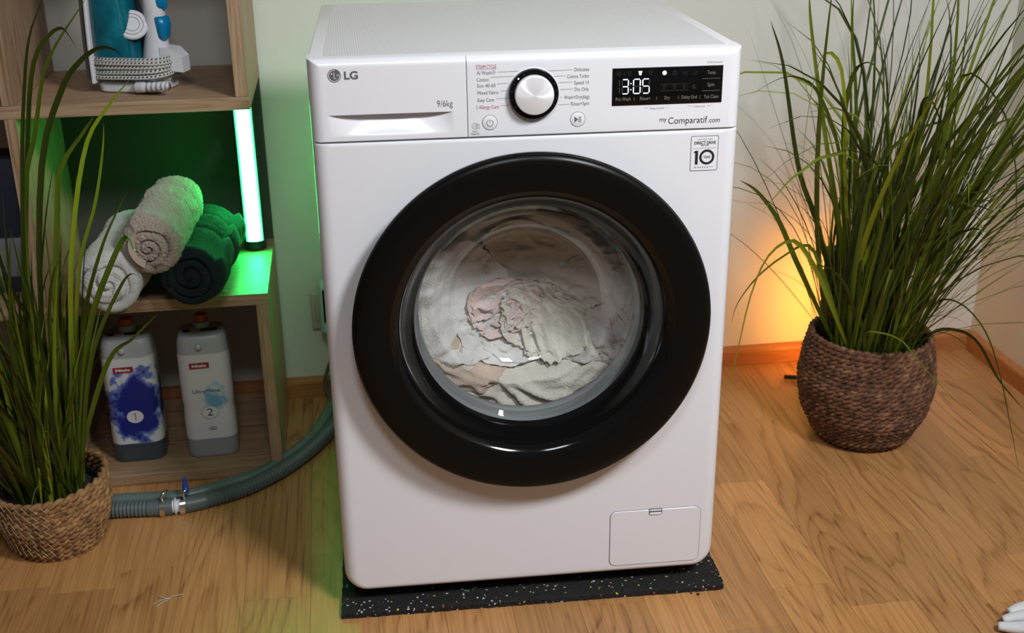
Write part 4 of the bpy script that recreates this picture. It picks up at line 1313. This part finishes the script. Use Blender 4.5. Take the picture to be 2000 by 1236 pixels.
def clamp(x, tilt, screw):
    i = idx_at_x(x)
    c = P[i] - hose.location; ax_ = (P[i+3]-P[i-3]).normalized()
    vs, fs = [], []
    n = 40
    s1 = ax_.cross(Vector((0, 0, 1))).normalized(); s2 = s1.cross(ax_)
    ax2 = (ax_ + s1*tilt).normalized()
    for k in range(n):
        a = 2*PI*k/n
        rr_ = HR + 0.0024
        q = c + s1*math.cos(a)*rr_ + s2*math.sin(a)*rr_ + ax2*0 - ax_*tilt*math.cos(a)*rr_
        for d, e in ((-0.0045, 0), (0.0045, 0), (0.0045, 0.0012), (-0.0045, 0.0012)):
            vs.append(q + ax_*d + (s1*math.cos(a)+s2*math.sin(a))*e)
    for k in range(n):
        l = (k+1) % n
        for j in range(4):
            m_ = (j+1) % 4
            fs.append((k*4+j, k*4+m_, l*4+m_, l*4+j))
    cl = mesh_obj('hose_clamp', vs, fs, M['chrome'], hose, smooth=False)
    # ear of the band
    e0 = c + s2*(HR+0.002)
    tube('clamp_ear', [e0 + s1*0.004, e0 + s1*0.004 + Vector((0, 0, 0.012)), e0 + s1*0.0 + Vector((0.004, 0, 0.016)), e0 - s1*0.006 + Vector((0.006, 0, 0.014))], 0.0026, M['chrome'], cl, 8, squash=2.0)
    if screw:
        lathe('thumb_screw', [(0.0038, 0.0), (0.0050, 0.004), (0.0058, 0.012), (0.0048, 0.018), (0.0034, 0.026), (0.0030, 0.031), (0.0001, 0.032)], plain('blue_thumb_screw', (0.01, 0.06, 0.42), 0.35), cl, 14, 'Z', tuple(e0 + Vector((0.004, 0.004, 0.006))))
clamp(-0.628, 0.05, False)
clamp(-0.590, 0.35, True)

sp_ = [(-1.30, 0.405, 0.012), (-1.05, 0.412, 0.012), (-0.723, 0.410, 0.0125), (-0.60, 0.404, 0.0135), (-0.52, 0.432, 0.014), (-0.455, 0.462, 0.016), (-0.388, 0.535, 0.020), (-0.348, 0.61, 0.022), (-0.325, 0.68, 0.026), (-0.30, 0.74, 0.035), (-0.24, 0.775, 0.07), (-0.19, 0.78, 0.13)]
tag(tube('inlet_hose', catmull(sp_, 160), 0.0122, M['hose_smooth'], None, 18), 'smooth grey-green hose lying just behind the corrugated hose', 'hose')

# ------------------------------------------------------------------ outlet, plug and cord on the wall
M['outlet'] = plain('ivory_plastic', (0.52, 0.49, 0.36), 0.4)
M['plugblue'] = plain('pale_blue_plastic', (0.46, 0.56, 0.60), 0.35)
ot = empty('wall_outlet', (-0.318, WALL_Y, 0.2035))
box('outlet_box', -0.030, 0.030, -0.012, 0.0, -0.042, 0.042, M['outlet'], ot, 0.004, 3)
box('outlet_frame', -0.022, 0.022, -0.015, -0.011, -0.022, 0.022, M['outlet'], ot, 0.003, 2)
tag(ot, 'ivory wall outlet beside the washing machine', 'outlet')
pg = empty('plug_adapter', (-0.303, WALL_Y - 0.016, 0.2200))
bmx = box_bm(-0.027, 0.027, -0.045, 0.0, -0.055, 0.063, 0.012, 4)
bm_obj('adapter_body', bmx, M['plugblue'], pg, autosmooth=math.radians(50))
box('adapter_window', -0.018, 0.020, -0.0465, -0.043, -0.025, 0.050, M['black'], pg, 0.002, 2)
tag(pg, 'pale blue plug adapter with black window in the wall outlet', 'plug')
cp = catmull([(-0.300, 0.775, 0.165), (-0.303, 0.772, 0.130), (-0.318, 0.770, 0.095), (-0.329, 0.768, 0.060), (-0.326, 0.762, 0.034), (-0.308, 0.752, 0.016), (-0.28, 0.74, 0.010), (-0.22, 0.70, 0.0055)], 60)
tag(tube('power_cord', cp, 0.0042, plain('cord_grey', (0.10, 0.10, 0.10), 0.5), None, 10), 'grey power cord looping beside the skirting board', 'cord')

# ------------------------------------------------------------------ crumbs, lint and the white object
rr5 = random.Random(12)
def thread(pts): return tube_data(catmull(pts, 18), 0.0005, 5)
vs, fs = [], []
for pts in ([(-0.612, 0.083, 0.0008), (-0.600, 0.088, 0.003), (-0.590, 0.094, 0.0015), (-0.575, 0.098, 0.003), (-0.566, 0.101, 0.001)], [(-0.606, 0.075, 0.0008), (-0.597, 0.083, 0.0025), (-0.588, 0.092, 0.001)], [(-0.609, 0.104, 0.0008), (-0.602, 0.098, 0.003), (-0.594, 0.0945, 0.002), (-0.586, 0.093, 0.001)]):
    v, f, u = tube_data(catmull(pts, 18), 0.0006, 5, True, len(vs))
    vs += v; fs += f
tag(mesh_obj('lint_thread', vs, fs, plain('lint_fibre', (0.55, 0.52, 0.46), 0.9), None), 'small tangle of pale thread lying on the floor', 'thread')
for i, (x, y, s, lab) in enumerate(((0.269, -0.036, 0.0024, 'larger black rubber crumb near the mat corner'), (0.2585, -0.031, 0.0016, 'smaller black rubber crumb touching the mat edge'))):
    bmc = bmesh.new(); bmesh.ops.create_icosphere(bmc, subdivisions=2, radius=s)
    for v in bmc.verts: v.co = Vector((v.co.x*1.2, v.co.y*0.9, v.co.z*0.7))*(1+0.35*mnoise.noise(v.co*700+Vector((i*9, 0, 0))))
    o = bm_obj('rubber_crumb', bmc, M['blackmatte'], None, smooth=True); o.location = (x, y, s*0.62)
    tag(o, lab, 'crumb')
WO = empty('white_ornament', (0.774, -0.242, 0))
mw = plain('white_plaster', (0.66, 0.66, 0.66), 0.7, bump=0.3, bscale=300)
def arm(pts, r0, r1):
    p = catmull(pts, 20)
    return tube('branch', p, [r0+(r1-r0)*i/19 for i in range(20)], mw, WO, 14, squash=0.75)
arm([(0.03, 0.0, 0.025), (-0.02, 0.012, 0.022), (-0.050, 0.026, 0.013), (-0.074, 0.040, 0.0085)], 0.018, 0.008)
arm([(0.03, 0.02, 0.03), (-0.01, 0.036, 0.024), (-0.040, 0.048, 0.016), (-0.060, 0.052, 0.010)], 0.016, 0.007)
arm([(0.05, 0.03, 0.03), (0.01, 0.052, 0.026), (-0.020, 0.066, 0.018), (-0.042, 0.066, 0.011)], 0.017, 0.008)
arm([(0.05, 0.0, 0.03), (0.04, -0.04, 0.025), (0.02, -0.07, 0.012)], 0.02, 0.009)
lathe('hub', [(0.0001, 0.002), (0.03, 0.003), (0.038, 0.018), (0.034, 0.036), (0.018, 0.046), (0.0001, 0.048)], mw, WO, 24, 'Z', (0.04, 0.01, 0))
tag(WO, 'white object with stubby blunt arms at the corner of the floor', 'ornament')

# ------------------------------------------------------------------ baskets
def straw(name, c1, c2, c3, rough=0.75):
    m, nt, b = new_mat(name)
    b.inputs['Roughness'].default_value = rough
    geo = N(nt, 'ShaderNodeNewGeometry')
    nz = N(nt, 'ShaderNodeTexNoise'); nz.inputs['Scale'].default_value = 60; nz.inputs['Detail'].default_value = 4
    nt.links.new(geo.outputs['Position'], nz.inputs['Vector'])
    cr = ramp(nt, [(0.32, c1), (0.52, c2), (0.72, c3)])
    nt.links.new(nz.outputs['Fac'], cr.inputs[0]); nt.links.new(cr.outputs[0], b.inputs['Base Color'])
    # fibres along the strand (uv: u along, v around)
    uv = N(nt, 'ShaderNodeUVMap')
    mp = N(nt, 'ShaderNodeVectorMath', operation='MULTIPLY'); mp.inputs[1].default_value = (60, 9, 1)
    nt.links.new(uv.outputs[0], mp.inputs[0])
    n2 = N(nt, 'ShaderNodeTexNoise'); n2.inputs['Scale'].default_value = 1.0; n2.inputs['Detail'].default_value = 3
    nt.links.new(mp.outputs[0], n2.inputs['Vector'])
    bp = N(nt, 'ShaderNodeBump'); bp.inputs['Strength'].default_value = 0.6; bp.inputs['Distance'].default_value = 0.002
    nt.links.new(n2.outputs['Fac'], bp.inputs['Height']); nt.links.new(bp.outputs['Normal'], b.inputs['Normal'])
    return m

def rope_ring(c, r, z, h, depth, twists, seed, tilt=(0, 0), strands=2, n=None):
    """one woven row: strands twisted round each other along a ring"""
    vs, fs, uvs = [], [], []
    n = n or 168
    rr_ = random.Random(seed)
    ph0 = rr_.uniform(0, 6.28)
    SEG = 6
    for s in range(strands):
        b = len(vs)
        L = 0
        for i in range(n):
            a = 2*PI*i/n
            ph = ph0 + a*twists/strands*1.0 + 2*PI*s/strands
            wob = mnoise.noise(Vector((math.cos(a)*3, math.sin(a)*3, seed*1.7)))
            rad = r + 0.30*depth*math.cos(ph) + 0.0012*wob
            zz = z + 0.30*h*math.sin(ph) + 0.0010*mnoise.noise(Vector((math.cos(a)*4, math.sin(a)*4, seed*2.9))) + tilt[0]*math.cos(a)*r + tilt[1]*math.sin(a)*r
            er = Vector((math.cos(a), math.sin(a), 0)); ez = Vector((0, 0, 1))
            ctr = Vector((c[0], c[1], 0)) + er*rad + ez*zz
            w = 1.0 + 0.18*mnoise.noise(Vector((a*9, s*5.0, seed)))
            for k in range(SEG):
                t = 2*PI*k/SEG
                vs.append(ctr + er*math.cos(t)*depth*0.52*w + ez*math.sin(t)*h*0.44*w)
                uvs.append((i*0.02+s, k/SEG))
        for i in range(n):
            j = (i+1) % n
            for k in range(SEG):
                l = (k+1) % SEG
                fs.append((b+i*SEG+k, b+i*SEG+l, b+j*SEG+l, b+j*SEG+k))
    return vs, fs, uvs

def basket(name, loc, profile, rows, twists, mat, label, depth=0.008, tilt=(0, 0)):
    """profile: list of (z, r), rows evenly along it"""
    root = empty(name, loc)
    zt = profile[-1][0]
    def rad(z):
        for (z0, r0), (z1, r1) in zip(profile[:-1], profile[1:]):
            if z0 <= z <= z1:
                t = (z-z0)/(z1-z0); t = t*t*(3-2*t)*0.5 + t*0.5
                return r0+(r1-r0)*t
        return profile[-1][1]
    ph = zt/rows
    for k in range(rows):
        z = ph*(k+0.5)
        f = (z/zt)**2
        vs, fs, uvs = rope_ring((0, 0), rad(z)-depth*0.6, z, ph*1.12, depth, twists, k+len(label), (tilt[0]*f, tilt[1]*f))
        mesh_obj('woven_row', vs, fs, mat, root, smooth=True, uvs=uvs)
    lathe('lining', [(0.0001, 0.003), (rad(0)-depth*1.5, 0.003)] + [(rad(zt*i/10)-depth*1.15, zt*i/10) for i in range(1, 10)], plain(name+'_lining', (0.03, 0.018, 0.01), 0.9), root, 48)
    tag(root, label, 'basket')
    return root
STRAW_L = straw('golden_straw', (0.15, 0.070, 0.024), (0.30, 0.150, 0.055), (0.44, 0.24, 0.10))
STRAW_R = straw('brown_water_hyacinth', (0.040, 0.016, 0.007), (0.13, 0.052, 0.023), (0.26, 0.125, 0.065))
CL = (-0.800, 0.306); CR = (0.760, 0.452)
bl = basket('woven_basket', (CL[0], CL[1], 0), [(0, 0.070), (0.02, 0.080), (0.07, 0.096), (0.130, 0.0975)], 13, 32, STRAW_L, 'light straw basket holding the grass in front of the oak shelf', 0.0095, (0.10, 0.04))
br = basket('woven_basket', (CR[0], CR[1], 0), [(0, 0.083), (0.025, 0.104), (0.075, 0.127), (0.13, 0.136), (0.18, 0.130), (0.230, 0.119)], 24, 46, STRAW_R, 'dark brown rounded woven basket holding the tall grass by the right wall', 0.0095)
# pale stitching thread on the straw basket
vs, fs = [], []
for k in range(70):
    a = math.radians(195 + (k % 10)*8.5); row = k//10
    z = 0.022 + row*0.0155
    r_ = 0.078 + 0.022*min(1, z/0.08) + 0.0016
    if z < 0.02: r_ = 0.08
    p = [Vector((r_*math.cos(a+da), r_*math.sin(a+da), z-dz+0.012)) for da, dz in ((0, 0), (0.055, 0.006), (0.11, 0.013))]
    v, f, u = tube_data(p, 0.0005, 4, True, len(vs)); vs += v; fs += f
so = mesh_obj('stitching_thread', vs, fs, plain('pale_thread', (0.45, 0.38, 0.26), 0.8), bl); so['kind'] = 'stuff'

# ------------------------------------------------------------------ tall artificial grass
def leaf_mat(name, dark, mid, light):
    m, nt, b = new_mat(name)
    b.inputs['Roughness'].default_value = 0.42
    b.inputs['Specular IOR Level'].default_value = 0.4
    info = N(nt, 'ShaderNodeObjectInfo'); geo = N(nt, 'ShaderNodeNewGeometry')
    r = math_node(nt, 'FRACT', math_node(nt, 'ADD', info.outputs['Random'], geo.outputs['Random Per Island']))
    cr = ramp(nt, [(0.0, dark), (0.5, mid), (0.82, tuple(q*2.0 for q in mid)), (1.0, light)])
    nt.links.new(r, cr.inputs[0])
    uv = N(nt, 'ShaderNodeUVMap'); sepu = N(nt, 'ShaderNodeSeparateXYZ'); nt.links.new(uv.outputs[0], sepu.inputs[0])
    # fine parallel veins
    ve = math_node(nt, 'SINE', math_node(nt, 'MULTIPLY', sepu.outputs[1], 40.0))
    k = math_node(nt, 'MULTIPLY_ADD', ve, 0.10, 0.95)
    hs = N(nt, 'ShaderNodeHueSaturation'); nt.links.new(cr.outputs[0], hs.inputs['Color']); nt.links.new(k, hs.inputs['Value'])
    nt.links.new(hs.outputs[0], b.inputs['Base Color'])
    # thin leaf: some light passes through
    tl = N(nt, 'ShaderNodeBsdfTranslucent'); nt.links.new(hs.outputs[0], tl.inputs[0])
    mixs = N(nt, 'ShaderNodeMixShader'); mixs.inputs[0].default_value = 0.28
    out = nt.nodes['Material Output']
    nt.links.new(b.outputs[0], mixs.inputs[1]); nt.links.new(tl.outputs[0], mixs.inputs[2]); nt.links.new(mixs.outputs[0], out.inputs[0])
    return m
LEAF = leaf_mat('grass_leaf', (0.026, 0.036, 0.004), (0.066, 0.088, 0.006), (0.30, 0.34, 0.02))

def blade_strip(path, width, base=0, twist=0.0, side0=None):
    """V-shaped tapering strip along path"""
    vs, fs, uvs = [], [], []
    n = len(path)
    prev = None
    for i, p in enumerate(path):
        t = (path[min(i+1, n-1)] - path[max(i-1, 0)]).normalized()
        if prev is None:
            s = side0 if side0 is not None else t.cross(Vector((0, 1, 0)))
            if s.length < 0.1: s = t.cross(Vector((1, 0, 0)))
        else:
            s = prev
        s = (s - t*s.dot(t)).normalized()
        prev = s
        u = i/(n-1)
        a = twist*u
        nn = s.cross(t)
        s2 = s*math.cos(a) + nn*math.sin(a)
        n2 = s2.cross(t)
        w = width*0.5*min(1.0, 0.55+1.8*u)*max(0.0, (1-u**2.2))**0.8 + 0.00018
        vs += [p + s2*w, p + n2*w*0.45, p - s2*w]
        uvs += [(u, 0.0), (u, 0.5), (u, 1.0)]
    for i in range(n-1):
        b = base+i*3
        fs += [(b, b+1, b+4, b+3), (b+1, b+2, b+5, b+4)]
    return vs, fs, uvs

def blade_path(root, az, lean, L, droop, n=11, curl=0.0):
    p = Vector(root); out = [p.copy()]
    d = Vector((math.cos(az)*math.sin(lean), math.sin(az)*math.sin(lean), math.cos(lean)))
    ds = L/(n-1)
    for i in range(n-1):
        u = (i+1)/(n-1)
        d = (d + Vector((math.cos(az)*0.35, math.sin(az)*0.35, -1))*droop*ds*(0.25+2.4*u*u) + Vector((-math.sin(az), math.cos(az), 0))*curl*ds).normalized()
        p = p + d*ds
        out.append(p.copy())
    return out

def grass(name, loc, soil_r, soil_z, heroes, spec, ok, label, seed, pot_r):
    rg = random.Random(seed)
    root = empty(name, loc)
    o3 = Vector(loc)
    lathe('pot', [(0.0001, 0.006), (pot_r*0.72, 0.006), (pot_r*0.78, 0.010), (pot_r, soil_z+0.010), (pot_r+0.0015, soil_z+0.012), (pot_r-0.002, soil_z+0.012), (pot_r-0.004, soil_z-0.004)], M['blackmatte'], root, 48)
    so_ = lathe('soil', [(pot_r-0.003, soil_z-0.002), (pot_r*0.7, soil_z+0.001), (pot_r*0.4, soil_z-0.001), (0.0001, soil_z)], plain(name+'_soil', (0.014, 0.014, 0.018), 0.95, bump=1.0, bscale=320, vary=0.6), root, 40)
    count = 0
    for h in heroes:
        pts = [Vector(q) - o3 for q in h]
        pts[0] = Vector((pts[0].x*0.5, pts[0].y*0.5, soil_z-0.005)) if math.hypot(pts[0].x, pts[0].y) > soil_r else Vector((pts[0].x, pts[0].y, soil_z-0.005))
        path = catmull(pts, 22)
        v, f, u = blade_strip(path, rg.uniform(0.0065, 0.0105), 0, rg.uniform(-0.5, 0.5))
        mesh_obj('leaf_blade', v, f, LEAF, root, smooth=True, uvs=u); count += 1
    fine_v, fine_f, fine_u = [], [], []
    nbig, nfine = spec['n'], spec['fine']
    tries = 0; made = 0; fine = 0
    while (made < nbig or fine < nfine) and tries < 9000:
        tries += 1
        big = made < nbig
        a = rg.uniform(0, 2*PI); q = soil_r*math.sqrt(rg.random())
        r0 = (q*math.cos(a), q*math.sin(a), soil_z-0.006)
        az = a + rg.gauss(0, 0.7) if q > soil_r*0.3 else rg.uniform(0, 2*PI)
        if big:
            lean = abs(rg.gauss(0, spec['lean'])) + 0.03
            L = rg.uniform(*spec['len']); dr = spec['droop'][0] + (spec['droop'][1]-spec['droop'][0])*rg.random()**2.2; w = rg.uniform(*spec['w'])
        else:
            lean = abs(rg.gauss(0, spec['lean']*1.7)) + 0.1
            L = rg.uniform(spec['len'][0]*0.6, spec['len'][1]); dr = rg.uniform(0.3, 2.6); w = rg.uniform(0.0014, 0.0032)
        path = blade_path(r0, az, lean, L, dr, 12, rg.uniform(-0.6, 0.6))
        bx, by = spec['bias']
        path = [p_ + Vector((bx, by, 0))*((p_.z-soil_z)**1.5 if p_.z > soil_z else 0) for p_ in path]
        if not all(ok(p_ + o3) for p_ in path): continue
        if big:
            v, f, u = blade_strip(path, w, 0, rg.uniform(-1.4, 1.4), Vector((-math.sin(az), math.cos(az), 0)))
            mesh_obj('leaf_blade', v, f, LEAF, root, smooth=True, uvs=u); made += 1
        else:
            v, f, u = blade_strip(path, w, len(fine_v), rg.uniform(-1.4, 1.4), Vector((-math.sin(az), math.cos(az), 0)))
            fine_v += v; fine_f += f; fine_u += u; fine += 1
    fo = mesh_obj('fine_blades', fine_v, fine_f, LEAF, root, smooth=True, uvs=fine_u); fo['kind'] = 'stuff'
    tag(root, label, 'plant')
    return root
HERO_L=[
  [(-0.819,0.290,0.131),(-0.787,0.276,0.422),(-0.748,0.262,0.677),(-0.725,0.248,0.791),(-0.700,0.234,0.885),(-0.669,0.220,0.944)],
  [(-0.804,0.300,0.134),(-0.783,0.290,0.416),(-0.754,0.280,0.642),(-0.722,0.270,0.738),(-0.685,0.260,0.848),(-0.613,0.250,0.942)],
  [(-0.816,0.310,0.124),(-0.786,0.300,0.448),(-0.737,0.290,0.734),(-0.709,0.280,0.845),(-0.679,0.270,0.886),(-0.657,0.260,0.898),(-0.646,0.250,0.888),(-0.635,0.240,0.870)],
  [(-0.783,0.290,0.148),(-0.758,0.277,0.455),(-0.717,0.264,0.694),(-0.672,0.251,0.802),(-0.641,0.239,0.845),(-0.604,0.226,0.872),(-0.577,0.213,0.871),(-0.565,0.200,0.862)],
  [(-0.756,0.320,0.134),(-0.731,0.308,0.349),(-0.701,0.296,0.540),(-0.654,0.284,0.711),(-0.605,0.272,0.781),(-0.571,0.260,0.817)],
  [(-0.750,0.330,0.132),(-0.726,0.318,0.344),(-0.695,0.306,0.511),(-0.654,0.294,0.617),(-0.629,0.282,0.702),(-0.618,0.270,0.752)],
  [(-0.740,0.330,0.137),(-0.725,0.318,0.286),(-0.700,0.305,0.422),(-0.652,0.292,0.548),(-0.603,0.280,0.635)],
  [(-0.771,0.310,0.140),(-0.746,0.296,0.401),(-0.711,0.282,0.606),(-0.692,0.268,0.684),(-0.645,0.254,0.745),(-0.624,0.240,0.771)],
  [(-0.751,0.300,0.144),(-0.709,0.284,0.301),(-0.676,0.268,0.399),(-0.630,0.252,0.483),(-0.604,0.236,0.517),(-0.582,0.220,0.513)],
  [(-0.760,0.300,0.145),(-0.711,0.287,0.319),(-0.681,0.273,0.433),(-0.638,0.260,0.524),(-0.605,0.247,0.576),(-0.593,0.233,0.556),(-0.584,0.220,0.560)],
  [(-0.771,0.280,0.157),(-0.758,0.253,0.375),(-0.785,0.227,0.511),(-0.787,0.200,0.596)],
  [(-0.826,0.280,0.127),(-0.828,0.253,0.288),(-0.827,0.227,0.445),(-0.831,0.200,0.557)],
  [(-0.740,0.310,0.148),(-0.674,0.280,0.338),(-0.616,0.250,0.402),(-0.570,0.220,0.451)],
]
HERO_R=[
  [(0.736,0.420,0.219),(0.665,0.399,0.463),(0.629,0.377,0.663),(0.626,0.356,0.758),(0.638,0.335,0.786),(0.655,0.314,0.770),(0.673,0.293,0.682),(0.685,0.271,0.536),(0.703,0.250,0.343)],
  [(0.704,0.420,0.221),(0.659,0.400,0.462),(0.627,0.380,0.616),(0.570,0.360,0.729),(0.522,0.340,0.764),(0.478,0.320,0.767),(0.414,0.300,0.741)],
  [(0.699,0.420,0.221),(0.671,0.403,0.263),(0.622,0.386,0.378),(0.579,0.369,0.448),(0.525,0.351,0.437),(0.472,0.334,0.407),(0.432,0.317,0.366),(0.415,0.300,0.334)],
  [(0.684,0.400,0.231),(0.642,0.383,0.316),(0.592,0.366,0.408),(0.541,0.349,0.466),(0.488,0.331,0.446),(0.453,0.314,0.376),(0.429,0.297,0.274),(0.407,0.280,0.196)],
  [(0.800,0.440,0.205),(0.816,0.423,0.446),(0.832,0.405,0.648),(0.849,0.387,0.744),(0.880,0.370,0.737),(0.924,0.353,0.674),(0.944,0.335,0.593),(0.948,0.318,0.521),(0.946,0.300,0.458)],
  [(0.812,0.400,0.221),(0.839,0.370,0.307),(0.872,0.340,0.327),(0.914,0.310,0.284),(0.940,0.280,0.210),(0.967,0.250,0.093),(0.981,0.220,0.008)],
  [(0.823,0.420,0.206),(0.860,0.396,0.241),(0.899,0.372,0.254),(0.932,0.348,0.235),(0.971,0.324,0.166),(1.020,0.300,0.107)],
  [(0.730,0.430,0.215),(0.659,0.417,0.457),(0.604,0.405,0.658),(0.560,0.393,0.834),(0.544,0.380,0.905)],
  [(0.751,0.450,0.205),(0.696,0.443,0.498),(0.674,0.435,0.695),(0.650,0.427,0.826),(0.643,0.420,0.897)],
  [(0.747,0.420,0.218),(0.705,0.396,0.410),(0.687,0.372,0.567),(0.734,0.348,0.651),(0.777,0.324,0.678),(0.782,0.300,0.688)],
  [(0.747,0.420,0.218),(0.675,0.402,0.430),(0.642,0.385,0.585),(0.623,0.367,0.702),(0.598,0.350,0.783),(0.561,0.333,0.804),(0.537,0.315,0.744),(0.524,0.297,0.651),(0.516,0.280,0.556)],
  [(0.768,0.420,0.216),(0.765,0.396,0.508),(0.765,0.372,0.658),(0.764,0.348,0.719),(0.780,0.324,0.687),(0.785,0.300,0.628)],
  [(0.703,0.440,0.212),(0.582,0.415,0.391),(0.525,0.390,0.493),(0.472,0.365,0.557),(0.429,0.340,0.588)],
  [(0.723,0.460,0.202),(0.634,0.455,0.446),(0.581,0.450,0.571),(0.534,0.445,0.764),(0.502,0.440,0.847)],
  [(0.718,0.360,0.235),(0.693,0.337,0.273),(0.711,0.313,0.287),(0.742,0.290,0.279),(0.764,0.267,0.251),(0.797,0.243,0.212),(0.824,0.220,0.185)],
]

def ok_left(p):
    if p.z < 0.004: return False
    if p.y > 0.472 and p.x < -0.40 and p.z < 1.11: return False
    if p.x > -0.690 + 0.10*max(0, p.z-0.45): return False
    r = math.hypot(p.x-CL[0], p.y-CL[1])
    if p.z < 0.145 and r > 0.082: return False
    if p.z < 0.04 and p.y > 0.33: return False
    return True
def ok_right(p):
    if p.z < 0.004 or p.y > 0.815 or p.x > 1.185: return False
    if p.x < 0.345 and p.z < 0.92: return False
    r = math.hypot(p.x-CR[0], p.y-CR[1])
    if p.z < 0.24 and 0.105 < r < 0.150: return False
    if math.hypot(p.x-0.775, p.y-0.685) < 0.03 and p.z < 0.34: return False
    return True
grass('potted_grass', (CL[0], CL[1], 0.0), 0.058, 0.100, HERO_L, dict(n=190, fine=110, lean=0.20, len=(0.22, 0.58), droop=(0.1, 2.4), w=(0.0045, 0.0115), bias=(-0.02, -0.06)), ok_left, 'tall green grass plant in black pot inside the light straw basket', 21, 0.078)
grass('potted_grass', (CR[0], CR[1], 0.0), 0.085, 0.175, HERO_R, dict(n=215, fine=170, lean=0.17, len=(0.30, 0.95), droop=(0.05, 3.4), w=(0.0045, 0.0120), bias=(0.24, -0.04)), ok_right, 'big bushy green grass plant in the dark brown basket by the right wall', 22, 0.100)
